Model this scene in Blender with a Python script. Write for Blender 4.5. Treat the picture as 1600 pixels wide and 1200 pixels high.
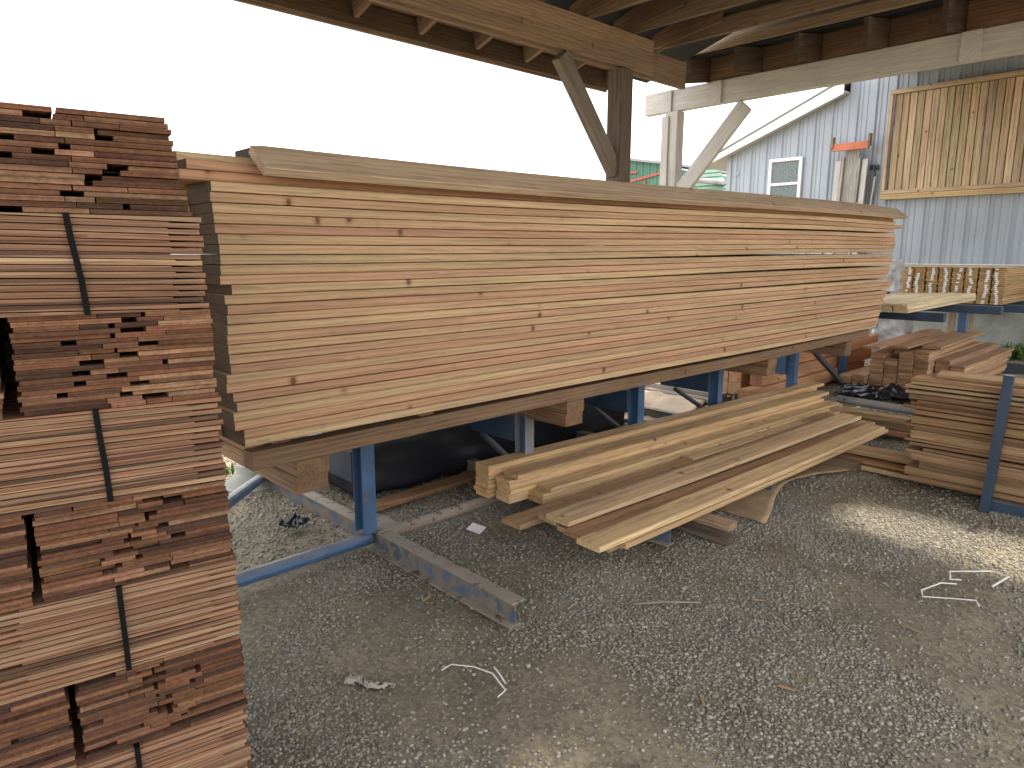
import bpy, bmesh, math, random
import numpy as np
from mathutils import Vector, Matrix, Euler
R = math.radians
for o in list(bpy.data.objects): bpy.data.objects.remove(o)
scene = bpy.context.scene
COL = scene.collection
rnd = random.Random(7)

# ------------------------------------------------------------------ camera
YAW, PITCH, CAMH = R(46.5), R(10.75), 1.6
cam_d = bpy.data.cameras.new('camera'); cam = bpy.data.objects.new('camera', cam_d); COL.objects.link(cam)
cam.location = (0, 0, CAMH)
cam.rotation_euler = (R(90) - PITCH, 0, YAW - R(90))
cam_d.sensor_width = 36; cam_d.lens = 36 * 1080 / 1600; cam_d.clip_start = .05; cam_d.clip_end = 2000
scene.camera = cam

# ------------------------------------------------------------------ light
SUN_EL, SUN_AZ = R(62), R(0)          # azimuth measured from +X towards +Y
sd = Vector((math.cos(SUN_EL)*math.cos(SUN_AZ), math.cos(SUN_EL)*math.sin(SUN_AZ), math.sin(SUN_EL)))
sun_d = bpy.data.lights.new('sun', 'SUN'); sun = bpy.data.objects.new('sun', sun_d); COL.objects.link(sun)
sun_d.energy = 2.9; sun_d.angle = R(3); sun_d.color = (1, .91, .74)
sun.rotation_euler = sd.to_track_quat('Z', 'Y').to_euler()
sun.location = (0, 0, 30)
world = bpy.data.worlds.new('World'); scene.world = world; world.use_nodes = True
wn, wl = world.node_tree.nodes, world.node_tree.links
wn.clear()
sky = wn.new('ShaderNodeTexSky'); sky.sky_type = 'NISHITA'; sky.sun_disc = False
sky.sun_elevation = SUN_EL; sky.sun_rotation = R(90) - SUN_AZ; sky.air_density = 1.0; sky.dust_density = 2.5
bg = wn.new('ShaderNodeBackground'); bg.inputs['Strength'].default_value = .13
tc = wn.new('ShaderNodeTexCoord'); mp = wn.new('ShaderNodeMapping'); mp.inputs['Scale'].default_value = (1, 1, 2.2)
cn = wn.new('ShaderNodeTexNoise'); cn.inputs['Scale'].default_value = 2.2; cn.inputs['Detail'].default_value = 6
cr = wn.new('ShaderNodeValToRGB'); cr.color_ramp.elements[0].position = .30; cr.color_ramp.elements[1].position = .52
mx = wn.new('ShaderNodeMix'); mx.data_type = 'RGBA'
mx.inputs[7].default_value = (7.4, 7.32, 7.2, 1)      # bright high cloud
wl.new(tc.outputs['Generated'], mp.inputs[0]); wl.new(mp.outputs[0], cn.inputs['Vector']); wl.new(cn.outputs[0], cr.inputs[0])
wl.new(cr.outputs[0], mx.inputs[0]); wl.new(sky.outputs[0], mx.inputs[6]); wl.new(mx.outputs[2], bg.inputs[0])
wo = wn.new('ShaderNodeOutputWorld'); wl.new(bg.outputs[0], wo.inputs[0])
scene.view_settings.view_transform = 'Standard'; scene.view_settings.look = 'None'
scene.view_settings.gamma = 1; scene.view_settings.use_curve_mapping = False
scene.view_settings.exposure = 1.68
scene.render.engine = 'CYCLES'

# ------------------------------------------------------------------ materials
def newmat(name):
    m = bpy.data.materials.new(name); m.use_nodes = True
    nt = m.node_tree; nt.nodes.clear()
    out = nt.nodes.new('ShaderNodeOutputMaterial'); b = nt.nodes.new('ShaderNodeBsdfPrincipled')
    nt.links.new(b.outputs[0], out.inputs[0])
    return m, nt, b
def nd(nt, t, ins=None, **kw):
    n = nt.nodes.new('ShaderNode' + t)
    for k, v in kw.items(): setattr(n, k, v)
    for k, v in (ins or {}).items():
        if hasattr(v, 'is_output') and v.is_output: nt.links.new(v, n.inputs[k])
        else: n.inputs[k].default_value = v
    return n
def mixc(nt, fac, a, b, mode='MIX'):
    n = nt.nodes.new('ShaderNodeMix'); n.data_type = 'RGBA'; n.blend_type = mode
    for i, v in ((0, fac), (6, a), (7, b)):
        if hasattr(v, 'is_output'): nt.links.new(v, n.inputs[i])
        else: n.inputs[i].default_value = v if i == 0 else (tuple(v) + (1,) if len(v) == 3 else v)
    return n.outputs[2]
def ramp(nt, fac, stops, interp='LINEAR'):
    n = nt.nodes.new('ShaderNodeValToRGB'); cr = n.color_ramp; cr.interpolation = interp
    while len(cr.elements) < len(stops): cr.elements.new(.5)
    for e, (p, c) in zip(cr.elements, stops):
        e.position = p; e.color = (c, c, c, 1) if not hasattr(c, '__len__') else tuple(c) + (1,)
    nt.links.new(fac, n.inputs[0]); return n.outputs[0]
def bump(nt, b, h, strength=.3, dist=.002):
    n = nd(nt, 'Bump', {'Height': h, 'Strength': strength, 'Distance': dist}); nt.links.new(n.outputs[0], b.inputs['Normal'])
def coords(nt, scale=(1, 1, 1), rand=True, obj=True):
    t = nd(nt, 'TexCoord'); v = t.outputs['Object']
    if rand:
        oi = nd(nt, 'ObjectInfo')
        k = nd(nt, 'VectorMath', {0: (37.1, 23.7, 41.3)}, operation='SCALE'); nt.links.new(oi.outputs['Random'], k.inputs['Scale'])
        a = nd(nt, 'VectorMath', {0: v, 1: k.outputs[0]}, operation='ADD'); v = a.outputs[0]
    return v
def scaled(nt, v, s):
    return nd(nt, 'VectorMath', {0: v, 1: s}, operation='MULTIPLY').outputs[0]

def wood(name, contrast=.5, knots=.8, rough=.62, rings=22., fib=.25, weather=0., bmp=.25, tint=(.62, .42, .3), knot_scale=(7, 5, 5), along_y=False):
    """board material; tone comes from each board's own viewport colour"""
    m, nt, b = newmat(name)
    v = coords(nt); oi = nd(nt, 'ObjectInfo')
    if along_y:
        sp = nd(nt, 'SeparateXYZ', {0: v}); v = nd(nt, 'CombineXYZ', {0: sp.outputs[1], 1: sp.outputs[0], 2: sp.outputs[2]}).outputs[0]
    vs = scaled(nt, v, (.09, 1, 1))
    w = nd(nt, 'TexWave', {'Vector': vs, 'Scale': rings, 'Distortion': 5.5, 'Detail': 2.5, 'Detail Scale': 2.2, 'Detail Roughness': .55}, wave_type='RINGS', rings_direction='X', wave_profile='SAW')
    big = nd(nt, 'TexNoise', {'Vector': scaled(nt, v, (.55, 5, 5)), 'Scale': 1.6, 'Detail': 3})
    fibre = nd(nt, 'TexNoise', {'Vector': scaled(nt, v, (3, 150, 150)), 'Scale': 1., 'Detail': 3, 'Roughness': .7})
    col = mixc(nt, 1., oi.outputs['Color'], ramp(nt, w.outputs['Fac'], [(0, 1.06), (.55, 1.0), (.93, 1 - contrast*.62), (1, 1 - contrast*.3)]), 'MULTIPLY')
    col = mixc(nt, 1., col, ramp(nt, big.outputs[0], [(.3, (1 - contrast*.45, 1 - contrast*.52, 1 - contrast*.55)), (.62, (1.08, 1.06, 1.03))]), 'MULTIPLY')
    col = mixc(nt, 1., col, ramp(nt, fibre.outputs[0], [(.3, 1 - fib), (.7, 1 + fib*.45)]), 'MULTIPLY')
    if knots:
        vo = nd(nt, 'TexVoronoi', {'Vector': scaled(nt, v, knot_scale), 'Scale': 1., 'Randomness': 1.})
        kn = ramp(nt, vo.outputs['Distance'], [(.0, 1), (.075, .95), (.1, .35), (.2, 0)])
        pick = ramp(nt, nd(nt, 'SeparateColor', {0: vo.outputs['Color']}).outputs[0], [(.52, 0), (.54, knots)])
        gate = nd(nt, 'Math', {0: kn, 1: pick}, operation='MULTIPLY').outputs[0]
        dk = mixc(nt, 1., col, (tint[0]*.42, tint[1]*.36, tint[2]*.33), 'MULTIPLY')
        col = mixc(nt, gate, col, dk)
    if weather:
        wn_ = nd(nt, 'TexNoise', {'Vector': scaled(nt, v, (1.5, 9, 9)), 'Scale': 2.3, 'Detail': 6, 'Roughness': .65})
        col = mixc(nt, nd(nt, 'Math', {0: ramp(nt, wn_.outputs[0], [(.38, 0), (.68, 1)]), 1: weather}, operation='MULTIPLY').outputs[0], col, (.16, .14, .12))
    nt.links.new(col, b.inputs['Base Color'])
    b.inputs['Roughness'].default_value = rough; b.inputs['Specular IOR Level'].default_value = .3
    bump(nt, b, fibre.outputs[0], bmp, .0015)
    return m
def endgrain(name, dark=.6, grey=.25):
    m, nt, b = newmat(name)
    v = coords(nt); oi = nd(nt, 'ObjectInfo')
    w = nd(nt, 'TexWave', {'Vector': scaled(nt, v, (.2, 1, 1)), 'Scale': 38., 'Distortion': 1.2, 'Detail': 2, 'Detail Scale': 3}, wave_type='RINGS', rings_direction='X', wave_profile='SAW')
    n = nd(nt, 'TexNoise', {'Vector': v, 'Scale': 90., 'Detail': 4, 'Roughness': .75})
    n2 = nd(nt, 'TexNoise', {'Vector': v, 'Scale': 14., 'Detail': 3})
    base = mixc(nt, grey, oi.outputs['Color'], (.22, .19, .17))
    base = mixc(nt, 1., base, (dark, dark*.95, dark*.9), 'MULTIPLY')
    col = mixc(nt, 1., base, ramp(nt, w.outputs['Fac'], [(0, 1.1), (.6, 1), (1, .6)]), 'MULTIPLY')
    col = mixc(nt, 1., col, ramp(nt, n.outputs[0], [(.3, .65), (.7, 1.25)]), 'MULTIPLY')
    col = mixc(nt, 1., col, ramp(nt, n2.outputs[0], [(.3, .75), (.7, 1.1)]), 'MULTIPLY')
    nt.links.new(col, b.inputs['Base Color']); b.inputs['Roughness'].default_value = .85; b.inputs['Specular IOR Level'].default_value = .2
    bump(nt, b, n.outputs[0], .5, .002)
    return m
def paint(name, colr, chip=(.23, .11, .055), amount=.5, rough=.42, metal=0., scale=9., dust=(.3, .27, .23), dustamt=.35):
    m, nt, b = newmat(name)
    v = coords(nt)
    n = nd(nt, 'TexNoise', {'Vector': v, 'Scale': scale, 'Detail': 8, 'Roughness': .68})
    n2 = nd(nt, 'TexNoise', {'Vector': v, 'Scale': scale*.4, 'Detail': 4})
    n3 = nd(nt, 'TexNoise', {'Vector': v, 'Scale': scale*7, 'Detail': 3})
    g = nd(nt, 'NewGeometry'); sx = nd(nt, 'SeparateXYZ', {0: g.outputs['Normal']})
    mask = ramp(nt, n.outputs[0], [(1 - amount*.85, 0), (1 - amount*.85 + .05, 1)])
    col = mixc(nt, 1., colr, ramp(nt, n2.outputs[0], [(.3, .72), (.7, 1.12)]), 'MULTIPLY')
    dm = nd(nt, 'Math', {0: ramp(nt, sx.outputs['Z'], [(.4, 0.12), (.95, 1)]), 1: dustamt}, operation='MULTIPLY').outputs[0]
    dm = nd(nt, 'Math', {0: dm, 1: ramp(nt, n2.outputs[0], [(.25, .5), (.65, 1.3)])}, operation='MULTIPLY').outputs[0]
    col = mixc(nt, dm, col, dust)
    rust = mixc(nt, n3.outputs[0], chip, tuple(c*.45 for c in chip))
    col = mixc(nt, mask, col, rust)
    nt.links.new(col, b.inputs['Base Color'])
    nt.links.new(ramp(nt, mask, [(0, rough), (1, .85)]), b.inputs['Roughness'])
    b.inputs['Metallic'].default_value = metal
    bump(nt, b, n3.outputs[0], .15, .002)
    return m
def plain(name, colr, rough=.7, var=.25, scale=8., spec=.4, bmp=.15, **kw):
    m, nt, b = newmat(name)
    v = coords(nt)
    n = nd(nt, 'TexNoise', {'Vector': v, 'Scale': scale, 'Detail': 6, 'Roughness': .62})
    col = mixc(nt, 1., colr, ramp(nt, n.outputs[0], [(.28, 1 - var), (.72, 1 + var*.6)]), 'MULTIPLY')
    nt.links.new(col, b.inputs['Base Color']); b.inputs['Roughness'].default_value = rough; b.inputs['Specular IOR Level'].default_value = spec
    if bmp: bump(nt, b, n.outputs[0], bmp, .01)
    for k, v_ in kw.items(): b.inputs[k].default_value = v_
    return m
M = {}
M['fir'] = wood('planed_fir', .42, .9, .6, 17., .2)
M['fir_end'] = endgrain('fir_end_grain', .15, .05)
M['deck'] = wood('cedar_decking', .5, .95, .6, 11., .2, tint=(.55, .4, .3), knot_scale=(5.5, 6, 8))
M['pale_end'] = endgrain('pale_end_grain', .95, .05)
M['rough'] = wood('rough_sawn_timber', .6, .7, .8, 15., .35, .25, .5)
M['rough_end'] = endgrain('rough_end_grain', .8, .15)
M['old'] = wood('weathered_roof_timber', .6, .6, .85, 13., .4, .45, .55)
M['old_end'] = endgrain('weathered_end_grain', .6, .4)
M['shingle'] = wood('cedar_shingle_edge', .5, 0, .75, 28., .4, bmp=.5, along_y=True)
M['shingle_end'] = endgrain('cedar_shingle_butt', .85, .0)
M['blue'] = paint('blue_rack_paint', (.035, .105, .225), amount=.47, scale=16., dustamt=.6)
M['blueworn'] = paint('worn_blue_channel_paint', (.06, .105, .165), chip=(.25, .195, .145), amount=.62, scale=14., dustamt=.9)
M['shaded_navy'] = paint('shaded_dark_blue_rack_paint', (.016, .043, .09), amount=.42, scale=16.)  # rack blue made darker, the shade on the upright put into its colour
M['rust'] = paint('rusty_steel', (.24, .185, .14), chip=(.15, .085, .05), amount=.52, rough=.75, scale=14., dustamt=.7)
M['galv'] = paint('galvanised_steel', (.33, .34, .35), chip=(.16, .11, .08), amount=.46, rough=.5, metal=.3)
M['darkgalv'] = paint('dull_galvanised_steel', (.17, .17, .175), chip=(.12, .09, .07), amount=.46, rough=.6)
M['darksteel'] = paint('dark_steel', (.035, .05, .07), amount=.42)
M['orange'] = paint('faded_orange_paint', (.62, .16, .07), amount=.46)
def white_wood():
    m, nt, b = newmat('flaking_white_painted_timber')
    v = coords(nt)
    n = nd(nt, 'TexNoise', {'Vector': scaled(nt, v, (2, 14, 14)), 'Scale': 3., 'Detail': 7, 'Roughness': .7})
    n2 = nd(nt, 'TexNoise', {'Vector': v, 'Scale': 2.2, 'Detail': 4})
    f = nd(nt, 'TexNoise', {'Vector': scaled(nt, v, (4, 90, 90)), 'Scale': 1., 'Detail': 4})
    col = mixc(nt, ramp(nt, n2.outputs[0], [(.35, 0), (.7, .5)]), (.56, .55, .52), (.4, .39, .365))
    col = mixc(nt, 1., col, ramp(nt, f.outputs[0], [(.3, .78), (.65, 1.05)]), 'MULTIPLY')
    col = mixc(nt, ramp(nt, n.outputs[0], [(.66, 0), (.7, .85)]), col, (.2, .15, .11))
    nt.links.new(col, b.inputs['Base Color']); b.inputs['Roughness'].default_value = .75
    bump(nt, b, f.outputs[0], .4, .002); return m
M['white'] = white_wood()
M['whitetrim'] = plain('white_trim_paint', (.78, .79, .8), .5, .1, 3.)
M['siding'] = paint('pale_blue_steel_siding', (.36, .405, .465), chip=(.3, .35, .4), amount=.36, rough=.4, scale=2., dustamt=.1)
M['green'] = paint('green_steel_siding', (.075, .21, .155), chip=(.2, .3, .25), amount=.4, rough=.5, scale=2.)
M['red'] = plain('faded_red_trim', (.42, .1, .07), .6)
M['concrete'] = plain('concrete', (.33, .34, .31), .9, .35, 3.)
M['plastic'] = plain('black_plastic_sheet', (.012, .013, .016), .28, .3, 20., .6)
M['tarp'] = plain('black_tarp', (.012, .013, .017), .42, .3, 6., .5)
M['film'] = plain('translucent_white_film', (.42, .43, .44), .3, .25, 9., .6)
M['card'] = plain('brown_paper_sheet', (.42, .29, .17), .85, .25, 12.)
M['wrap'] = plain('tan_lumber_wrap', (.5, .39, .27), .7, .15, 6.)
M['paper'] = plain('white_paper', (.82, .82, .8), .6, .06, 30.)
M['strap'] = plain('black_strap', (.006, .006, .007), .7, .2, 30., .12)
M['tagpaper'] = plain('printed_label_paper', (.74, .73, .7), .6, .3, 120.)
M['cord'] = plain('white_strapping', (.75, .74, .7), .5, .1, 30.)
M['rag'] = plain('dirty_white_cloth', (.5, .46, .39), .9, .35, 60., bmp=.5)
M['leaf'] = plain('weed_leaf', (.09, .17, .035), .6, .4, 20.)
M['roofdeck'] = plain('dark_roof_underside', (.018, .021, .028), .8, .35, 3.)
M['roofsheet'] = plain('grey_roof_sheet', (.3, .31, .32), .5, .15, 3.)
M['soffit'] = plain('grey_soffit', (.5, .5, .48), .7, .1)
def glass():
    m, nt, b = newmat('obscured_glass')
    v = coords(nt); n = nd(nt, 'TexNoise', {'Vector': v, 'Scale': 45., 'Detail': 3})
    nt.links.new(mixc(nt, ramp(nt, n.outputs[0], [(.4, 0), (.62, 1)]), (.07, .1, .1), (.19, .23, .23)), b.inputs['Base Color'])
    b.inputs['Roughness'].default_value = .22; bump(nt, b, n.outputs[0], .6, .004); return m
M['glass'] = glass()
def stone():
    m, nt, b = newmat('gravel_stone')
    oi = nd(nt, 'ObjectInfo'); v = coords(nt)
    c = ramp(nt, oi.outputs['Random'], [(0, (.14, .132, .118)), (.3, (.215, .203, .18)), (.55, (.28, .264, .232)), (.78, (.325, .296, .243)), (.93, (.375, .35, .305)), (1, (.46, .44, .4))])
    n = nd(nt, 'TexNoise', {'Vector': v, 'Scale': 3., 'Detail': 5, 'Roughness': .7})
    c = mixc(nt, 1., c, ramp(nt, n.outputs[0], [(.3, .7), (.7, 1.2)]), 'MULTIPLY')
    g = nd(nt, 'NewGeometry'); sx = nd(nt, 'SeparateXYZ', {0: g.outputs['Normal']})
    n2 = nd(nt, 'TexNoise', {'Vector': g.outputs['Position'], 'Scale': 1.1, 'Detail': 4})
    du = nd(nt, 'Math', {0: ramp(nt, n2.outputs[0], [(.42, .04), (.62, .5)]), 1: ramp(nt, sx.outputs['Z'], [(.3, .5), (.9, 1)])}, operation='MULTIPLY')
    c = mixc(nt, du.outputs[0], c, (.3, .26, .195))
    nt.links.new(c, b.inputs['Base Color']); b.inputs['Roughness'].default_value = .8; b.inputs['Specular IOR Level'].default_value = .3
    return m
M['stone'] = stone()
def dirt():
    m, nt, b = newmat('dusty_crushed_gravel')
    g = nd(nt, 'NewGeometry'); v = g.outputs['Position']
    n = nd(nt, 'TexNoise', {'Vector': v, 'Scale': 1.3, 'Detail': 6, 'Roughness': .6})
    f = nd(nt, 'TexNoise', {'Vector': v, 'Scale': 60., 'Detail': 6, 'Roughness': .8})
    vo = nd(nt, 'TexVoronoi', {'Vector': v, 'Scale': 55.})
    c = mixc(nt, ramp(nt, n.outputs[0], [(.35, 0), (.65, 1)]), (.195, .168, .125), (.33, .283, .205))
    c = mixc(nt, 1., c, ramp(nt, f.outputs[0], [(.3, .6), (.7, 1.25)]), 'MULTIPLY')
    c = mixc(nt, .45, c, mixc(nt, 1., c, ramp(nt, vo.outputs['Color'], [(.1, .55), (.9, 1.6)]), 'MULTIPLY'))
    nt.links.new(c, b.inputs['Base Color']); b.inputs['Roughness'].default_value = .95; b.inputs['Specular IOR Level'].default_value = .15
    bump(nt, b, f.outputs[0], .8, .012); return m
M['dirt'] = dirt()

# ------------------------------------------------------------------ builders
def mesh_obj(name, verts, faces, mats, parent=None, fmat=None, smooth=False, color=None, loc=None, rot=None):
    me = bpy.data.meshes.new(name); me.from_pydata(verts, [], faces)
    for mm in (mats if isinstance(mats, (list, tuple)) else [mats]): me.materials.append(M[mm])
    if fmat: me.polygons.foreach_set('material_index', fmat)
    if smooth: me.polygons.foreach_set('use_smooth', [True]*len(me.polygons))
    me.update()
    o = bpy.data.objects.new(name, me); COL.objects.link(o)
    if parent: o.parent = parent
    if color: o.color = tuple(color) + (1,)
    if loc is not None: o.location = loc
    if rot is not None: o.rotation_euler = rot
    return o
def tag(o, label, cat, group=None, kind=None):
    o['label'] = label; o['category'] = cat
    if group: o['group'] = group
    if kind: o['kind'] = kind
    return o
def thing(name, label, cat, loc=(0, 0, 0), rotz=0, group=None):
    o = bpy.data.objects.new(name, None); COL.objects.link(o); o.location = loc; o.rotation_euler = (0, 0, rotz); o.empty_display_size = .2
    return tag(o, label, cat, group)
def struct(o): o['kind'] = 'structure'; return o
def board(name, L, W, T, loc, rot=(0, 0, 0), color=(.5, .34, .2), mat='fir', end='fir_end', parent=None, cham=.003, seg=1, bend=None, skew=0.):
    """x: 0..L along the board, y: +-W/2, z: 0..T.  bend(x)->(dy,dz)"""
    c = min(cham, T*.3, W*.3); w = W/2
    prof = [(-w + c, 0), (w - c, 0), (w, c), (w, T - c), (w - c, T), (-w + c, T), (-w, T - c), (-w, c)]
    vs, fs, fm = [], [], []
    for i in range(seg + 1):
        x = L*i/seg; dy, dz = bend(x) if bend else (0, 0)
        for (y, z) in prof:
            xx = x + (y*skew if i in (0, seg) else 0)
            vs.append((xx, y + dy, z + dz))
    for i in range(seg):
        for k in range(8):
            a = i*8 + k; b2 = i*8 + (k + 1) % 8
            fs.append((a, a + 8, b2 + 8, b2)); fm.append(0)
    fs.append(tuple(range(8))); fm.append(1)
    fs.append(tuple(seg*8 + k for k in reversed(range(8)))); fm.append(1)
    return mesh_obj(name, vs, fs, [mat, end], parent, fm, color=color, loc=loc, rot=rot)
def box(name, p0, p1, mat, parent=None, cham=.003, color=None):
    """chamfered axis-aligned box between two corners"""
    bm = bmesh.new(); bmesh.ops.create_cube(bm, size=1)
    s = [abs(b - a) for a, b in zip(p0, p1)]; c = [(a + b)/2 for a, b in zip(p0, p1)]
    for v in bm.verts: v.co = Vector((v.co.x*s[0], v.co.y*s[1], v.co.z*s[2]))
    if cham: bmesh.ops.bevel(bm, geom=bm.edges[:], offset=min(cham, min(s)*.3), segments=1, affect='EDGES')
    me = bpy.data.meshes.new(name); bm.to_mesh(me); bm.free(); me.materials.append(M[mat])
    o = bpy.data.objects.new(name, me); COL.objects.link(o); o.location = c
    if parent: o.parent = parent
    if color: o.color = tuple(color) + (1,)
    return o
def prism(name, poly, ext, mat, parent=None, color=None, axis='X', loc=(0, 0, 0), rot=(0, 0, 0)):
    """extrude a 2D polygon (u,v) along an axis from ext[0] to ext[1]"""
    n = len(poly); vs = []
    for e in ext:
        for u, v in poly:
            vs.append({'X': (e, u, v), 'Y': (u, e, v), 'Z': (u, v, e)}[axis])
    fs = [tuple(range(n)), tuple(reversed(range(n, 2*n)))] + [(i, i + n, (i + 1) % n + n, (i + 1) % n) for i in range(n)]
    o = mesh_obj(name, vs, fs, mat, parent, color=color, loc=loc, rot=rot)
    bm = bmesh.new(); bm.from_mesh(o.data); bmesh.ops.recalc_face_normals(bm, faces=bm.faces); bm.to_mesh(o.data); bm.free()
    return o
def tube(name, pts, r, mat, parent=None, n=10, cap=True, flat=1.):
    vs, fs = [], []
    P = [Vector(p) for p in pts]
    for i, p in enumerate(P):
        d = (P[min(i + 1, len(P) - 1)] - P[max(i - 1, 0)]).normalized()
        a = d.cross(Vector((0, 0, 1)));
        if a.length < 1e-3: a = Vector((1, 0, 0))
        a.normalize(); b2 = d.cross(a)
        rr = r[i] if hasattr(r, '__len__') else r
        for k in range(n):
            t = 2*math.pi*k/n; vs.append(tuple(p + a*math.cos(t)*rr + b2*math.sin(t)*rr*flat))
    for i in range(len(P) - 1):
        for k in range(n):
            fs.append((i*n + k, i*n + (k + 1) % n, (i + 1)*n + (k + 1) % n, (i + 1)*n + k))
    if cap: fs += [tuple(reversed(range(n))), tuple((len(P) - 1)*n + k for k in range(n))]
    return mesh_obj(name, vs, fs, mat, parent, smooth=False)
def beam_between(name, a, b, w, h, mat, end, parent, color, cham=.004):
    """timber of width w (horizontal) and height h whose centre line runs a->b"""
    a, b = Vector(a), Vector(b); d = b - a
    yaw = math.atan2(d.y, d.x); pit = -math.asin(d.z/d.length)
    rot = Euler((0, pit, yaw), 'XYZ')
    off = rot.to_matrix() @ Vector((0, 0, -h/2))
    return board(name, d.length, w, h, a + off, rot, color, mat, end, parent, cham)
def vnoise(x, y, seed=0):
    x = np.asarray(x, float); y = np.asarray(y, float)
    xi = np.floor(x).astype(int); yi = np.floor(y).astype(int); fx = x - xi; fy = y - yi
    fx = fx*fx*(3 - 2*fx); fy = fy*fy*(3 - 2*fy)
    def h(a, b):
        n = (a*374761393 + b*668265263 + seed*1442695041) & 0x7fffffff
        n = ((n ^ (n >> 13))*1274126177) & 0x7fffffff
        return ((n ^ (n >> 16)) & 0xffff)/65535.
    return (h(xi, yi)*(1-fx) + h(xi+1, yi)*fx)*(1-fy) + (h(xi, yi+1)*(1-fx) + h(xi+1, yi+1)*fx)*fy
def ground_z(x, y):
    return (vnoise(np.asarray(x)*1.1, np.asarray(y)*1.1, 1) - .5)*.045 + (vnoise(np.asarray(x)*3.3, np.asarray(y)*3.3, 2) - .5)*.028 + (vnoise(np.asarray(x)*9, np.asarray(y)*9, 3) - .5)*.012 - .012
ORD = ['zeroth', 'first', 'second', 'third', 'fourth', 'fifth', 'sixth', 'seventh', 'eighth', 'ninth', 'tenth', 'eleventh', 'twelfth', 'thirteenth', 'fourteenth', 'fifteenth', 'sixteenth', 'seventeenth', 'eighteenth', 'nineteenth', 'twentieth', 'twenty-first', 'twenty-second', 'twenty-third', 'twenty-fourth', 'twenty-fifth', 'twenty-sixth', 'twenty-seventh', 'twenty-eighth', 'twenty-ninth', 'thirtieth']
def vary(c, a=.1, r=None):
    r = r or rnd; k = 1 + r.uniform(-a, a); return tuple(max(0, x*k*(1 + r.uniform(-a*.3, a*.3))) for x in c)

# ------------------------------------------------------------------ ground
def axis(a, b, fine, lo, hi):
    mid = list(np.arange(a, b + 1e-6, fine)); out = []; s = fine; x = a
    while x > lo: s *= 1.35; x -= s; out.append(x)
    out.reverse(); hi_l = []; s = fine; x = mid[-1]
    while x < hi: s *= 1.35; x += s; hi_l.append(x)
    return np.array(out + mid + hi_l)
gx, gy = axis(-.5, 8.5, .055, -260, 320), axis(-.6, 6.5, .055, -260, 320)
GX, GY = np.meshgrid(gx, gy, indexing='ij'); GZ = ground_z(GX, GY)
far = np.clip((np.hypot(GX - 4, GY - 3) - 12)/10, 0, 1); GZ = GZ*(1 - far) - .012*far
nv = len(gy)
gv = np.stack([GX.ravel(), GY.ravel(), GZ.ravel()], 1)
I, J = np.meshgrid(np.arange(len(gx) - 1), np.arange(nv - 1), indexing='ij'); q = (I*nv + J).ravel()
gf = np.stack([q, q + nv, q + nv + 1, q + 1], 1)
ground = struct(mesh_obj('ground', gv.tolist(), gf.tolist(), 'dirt', smooth=True))

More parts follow.
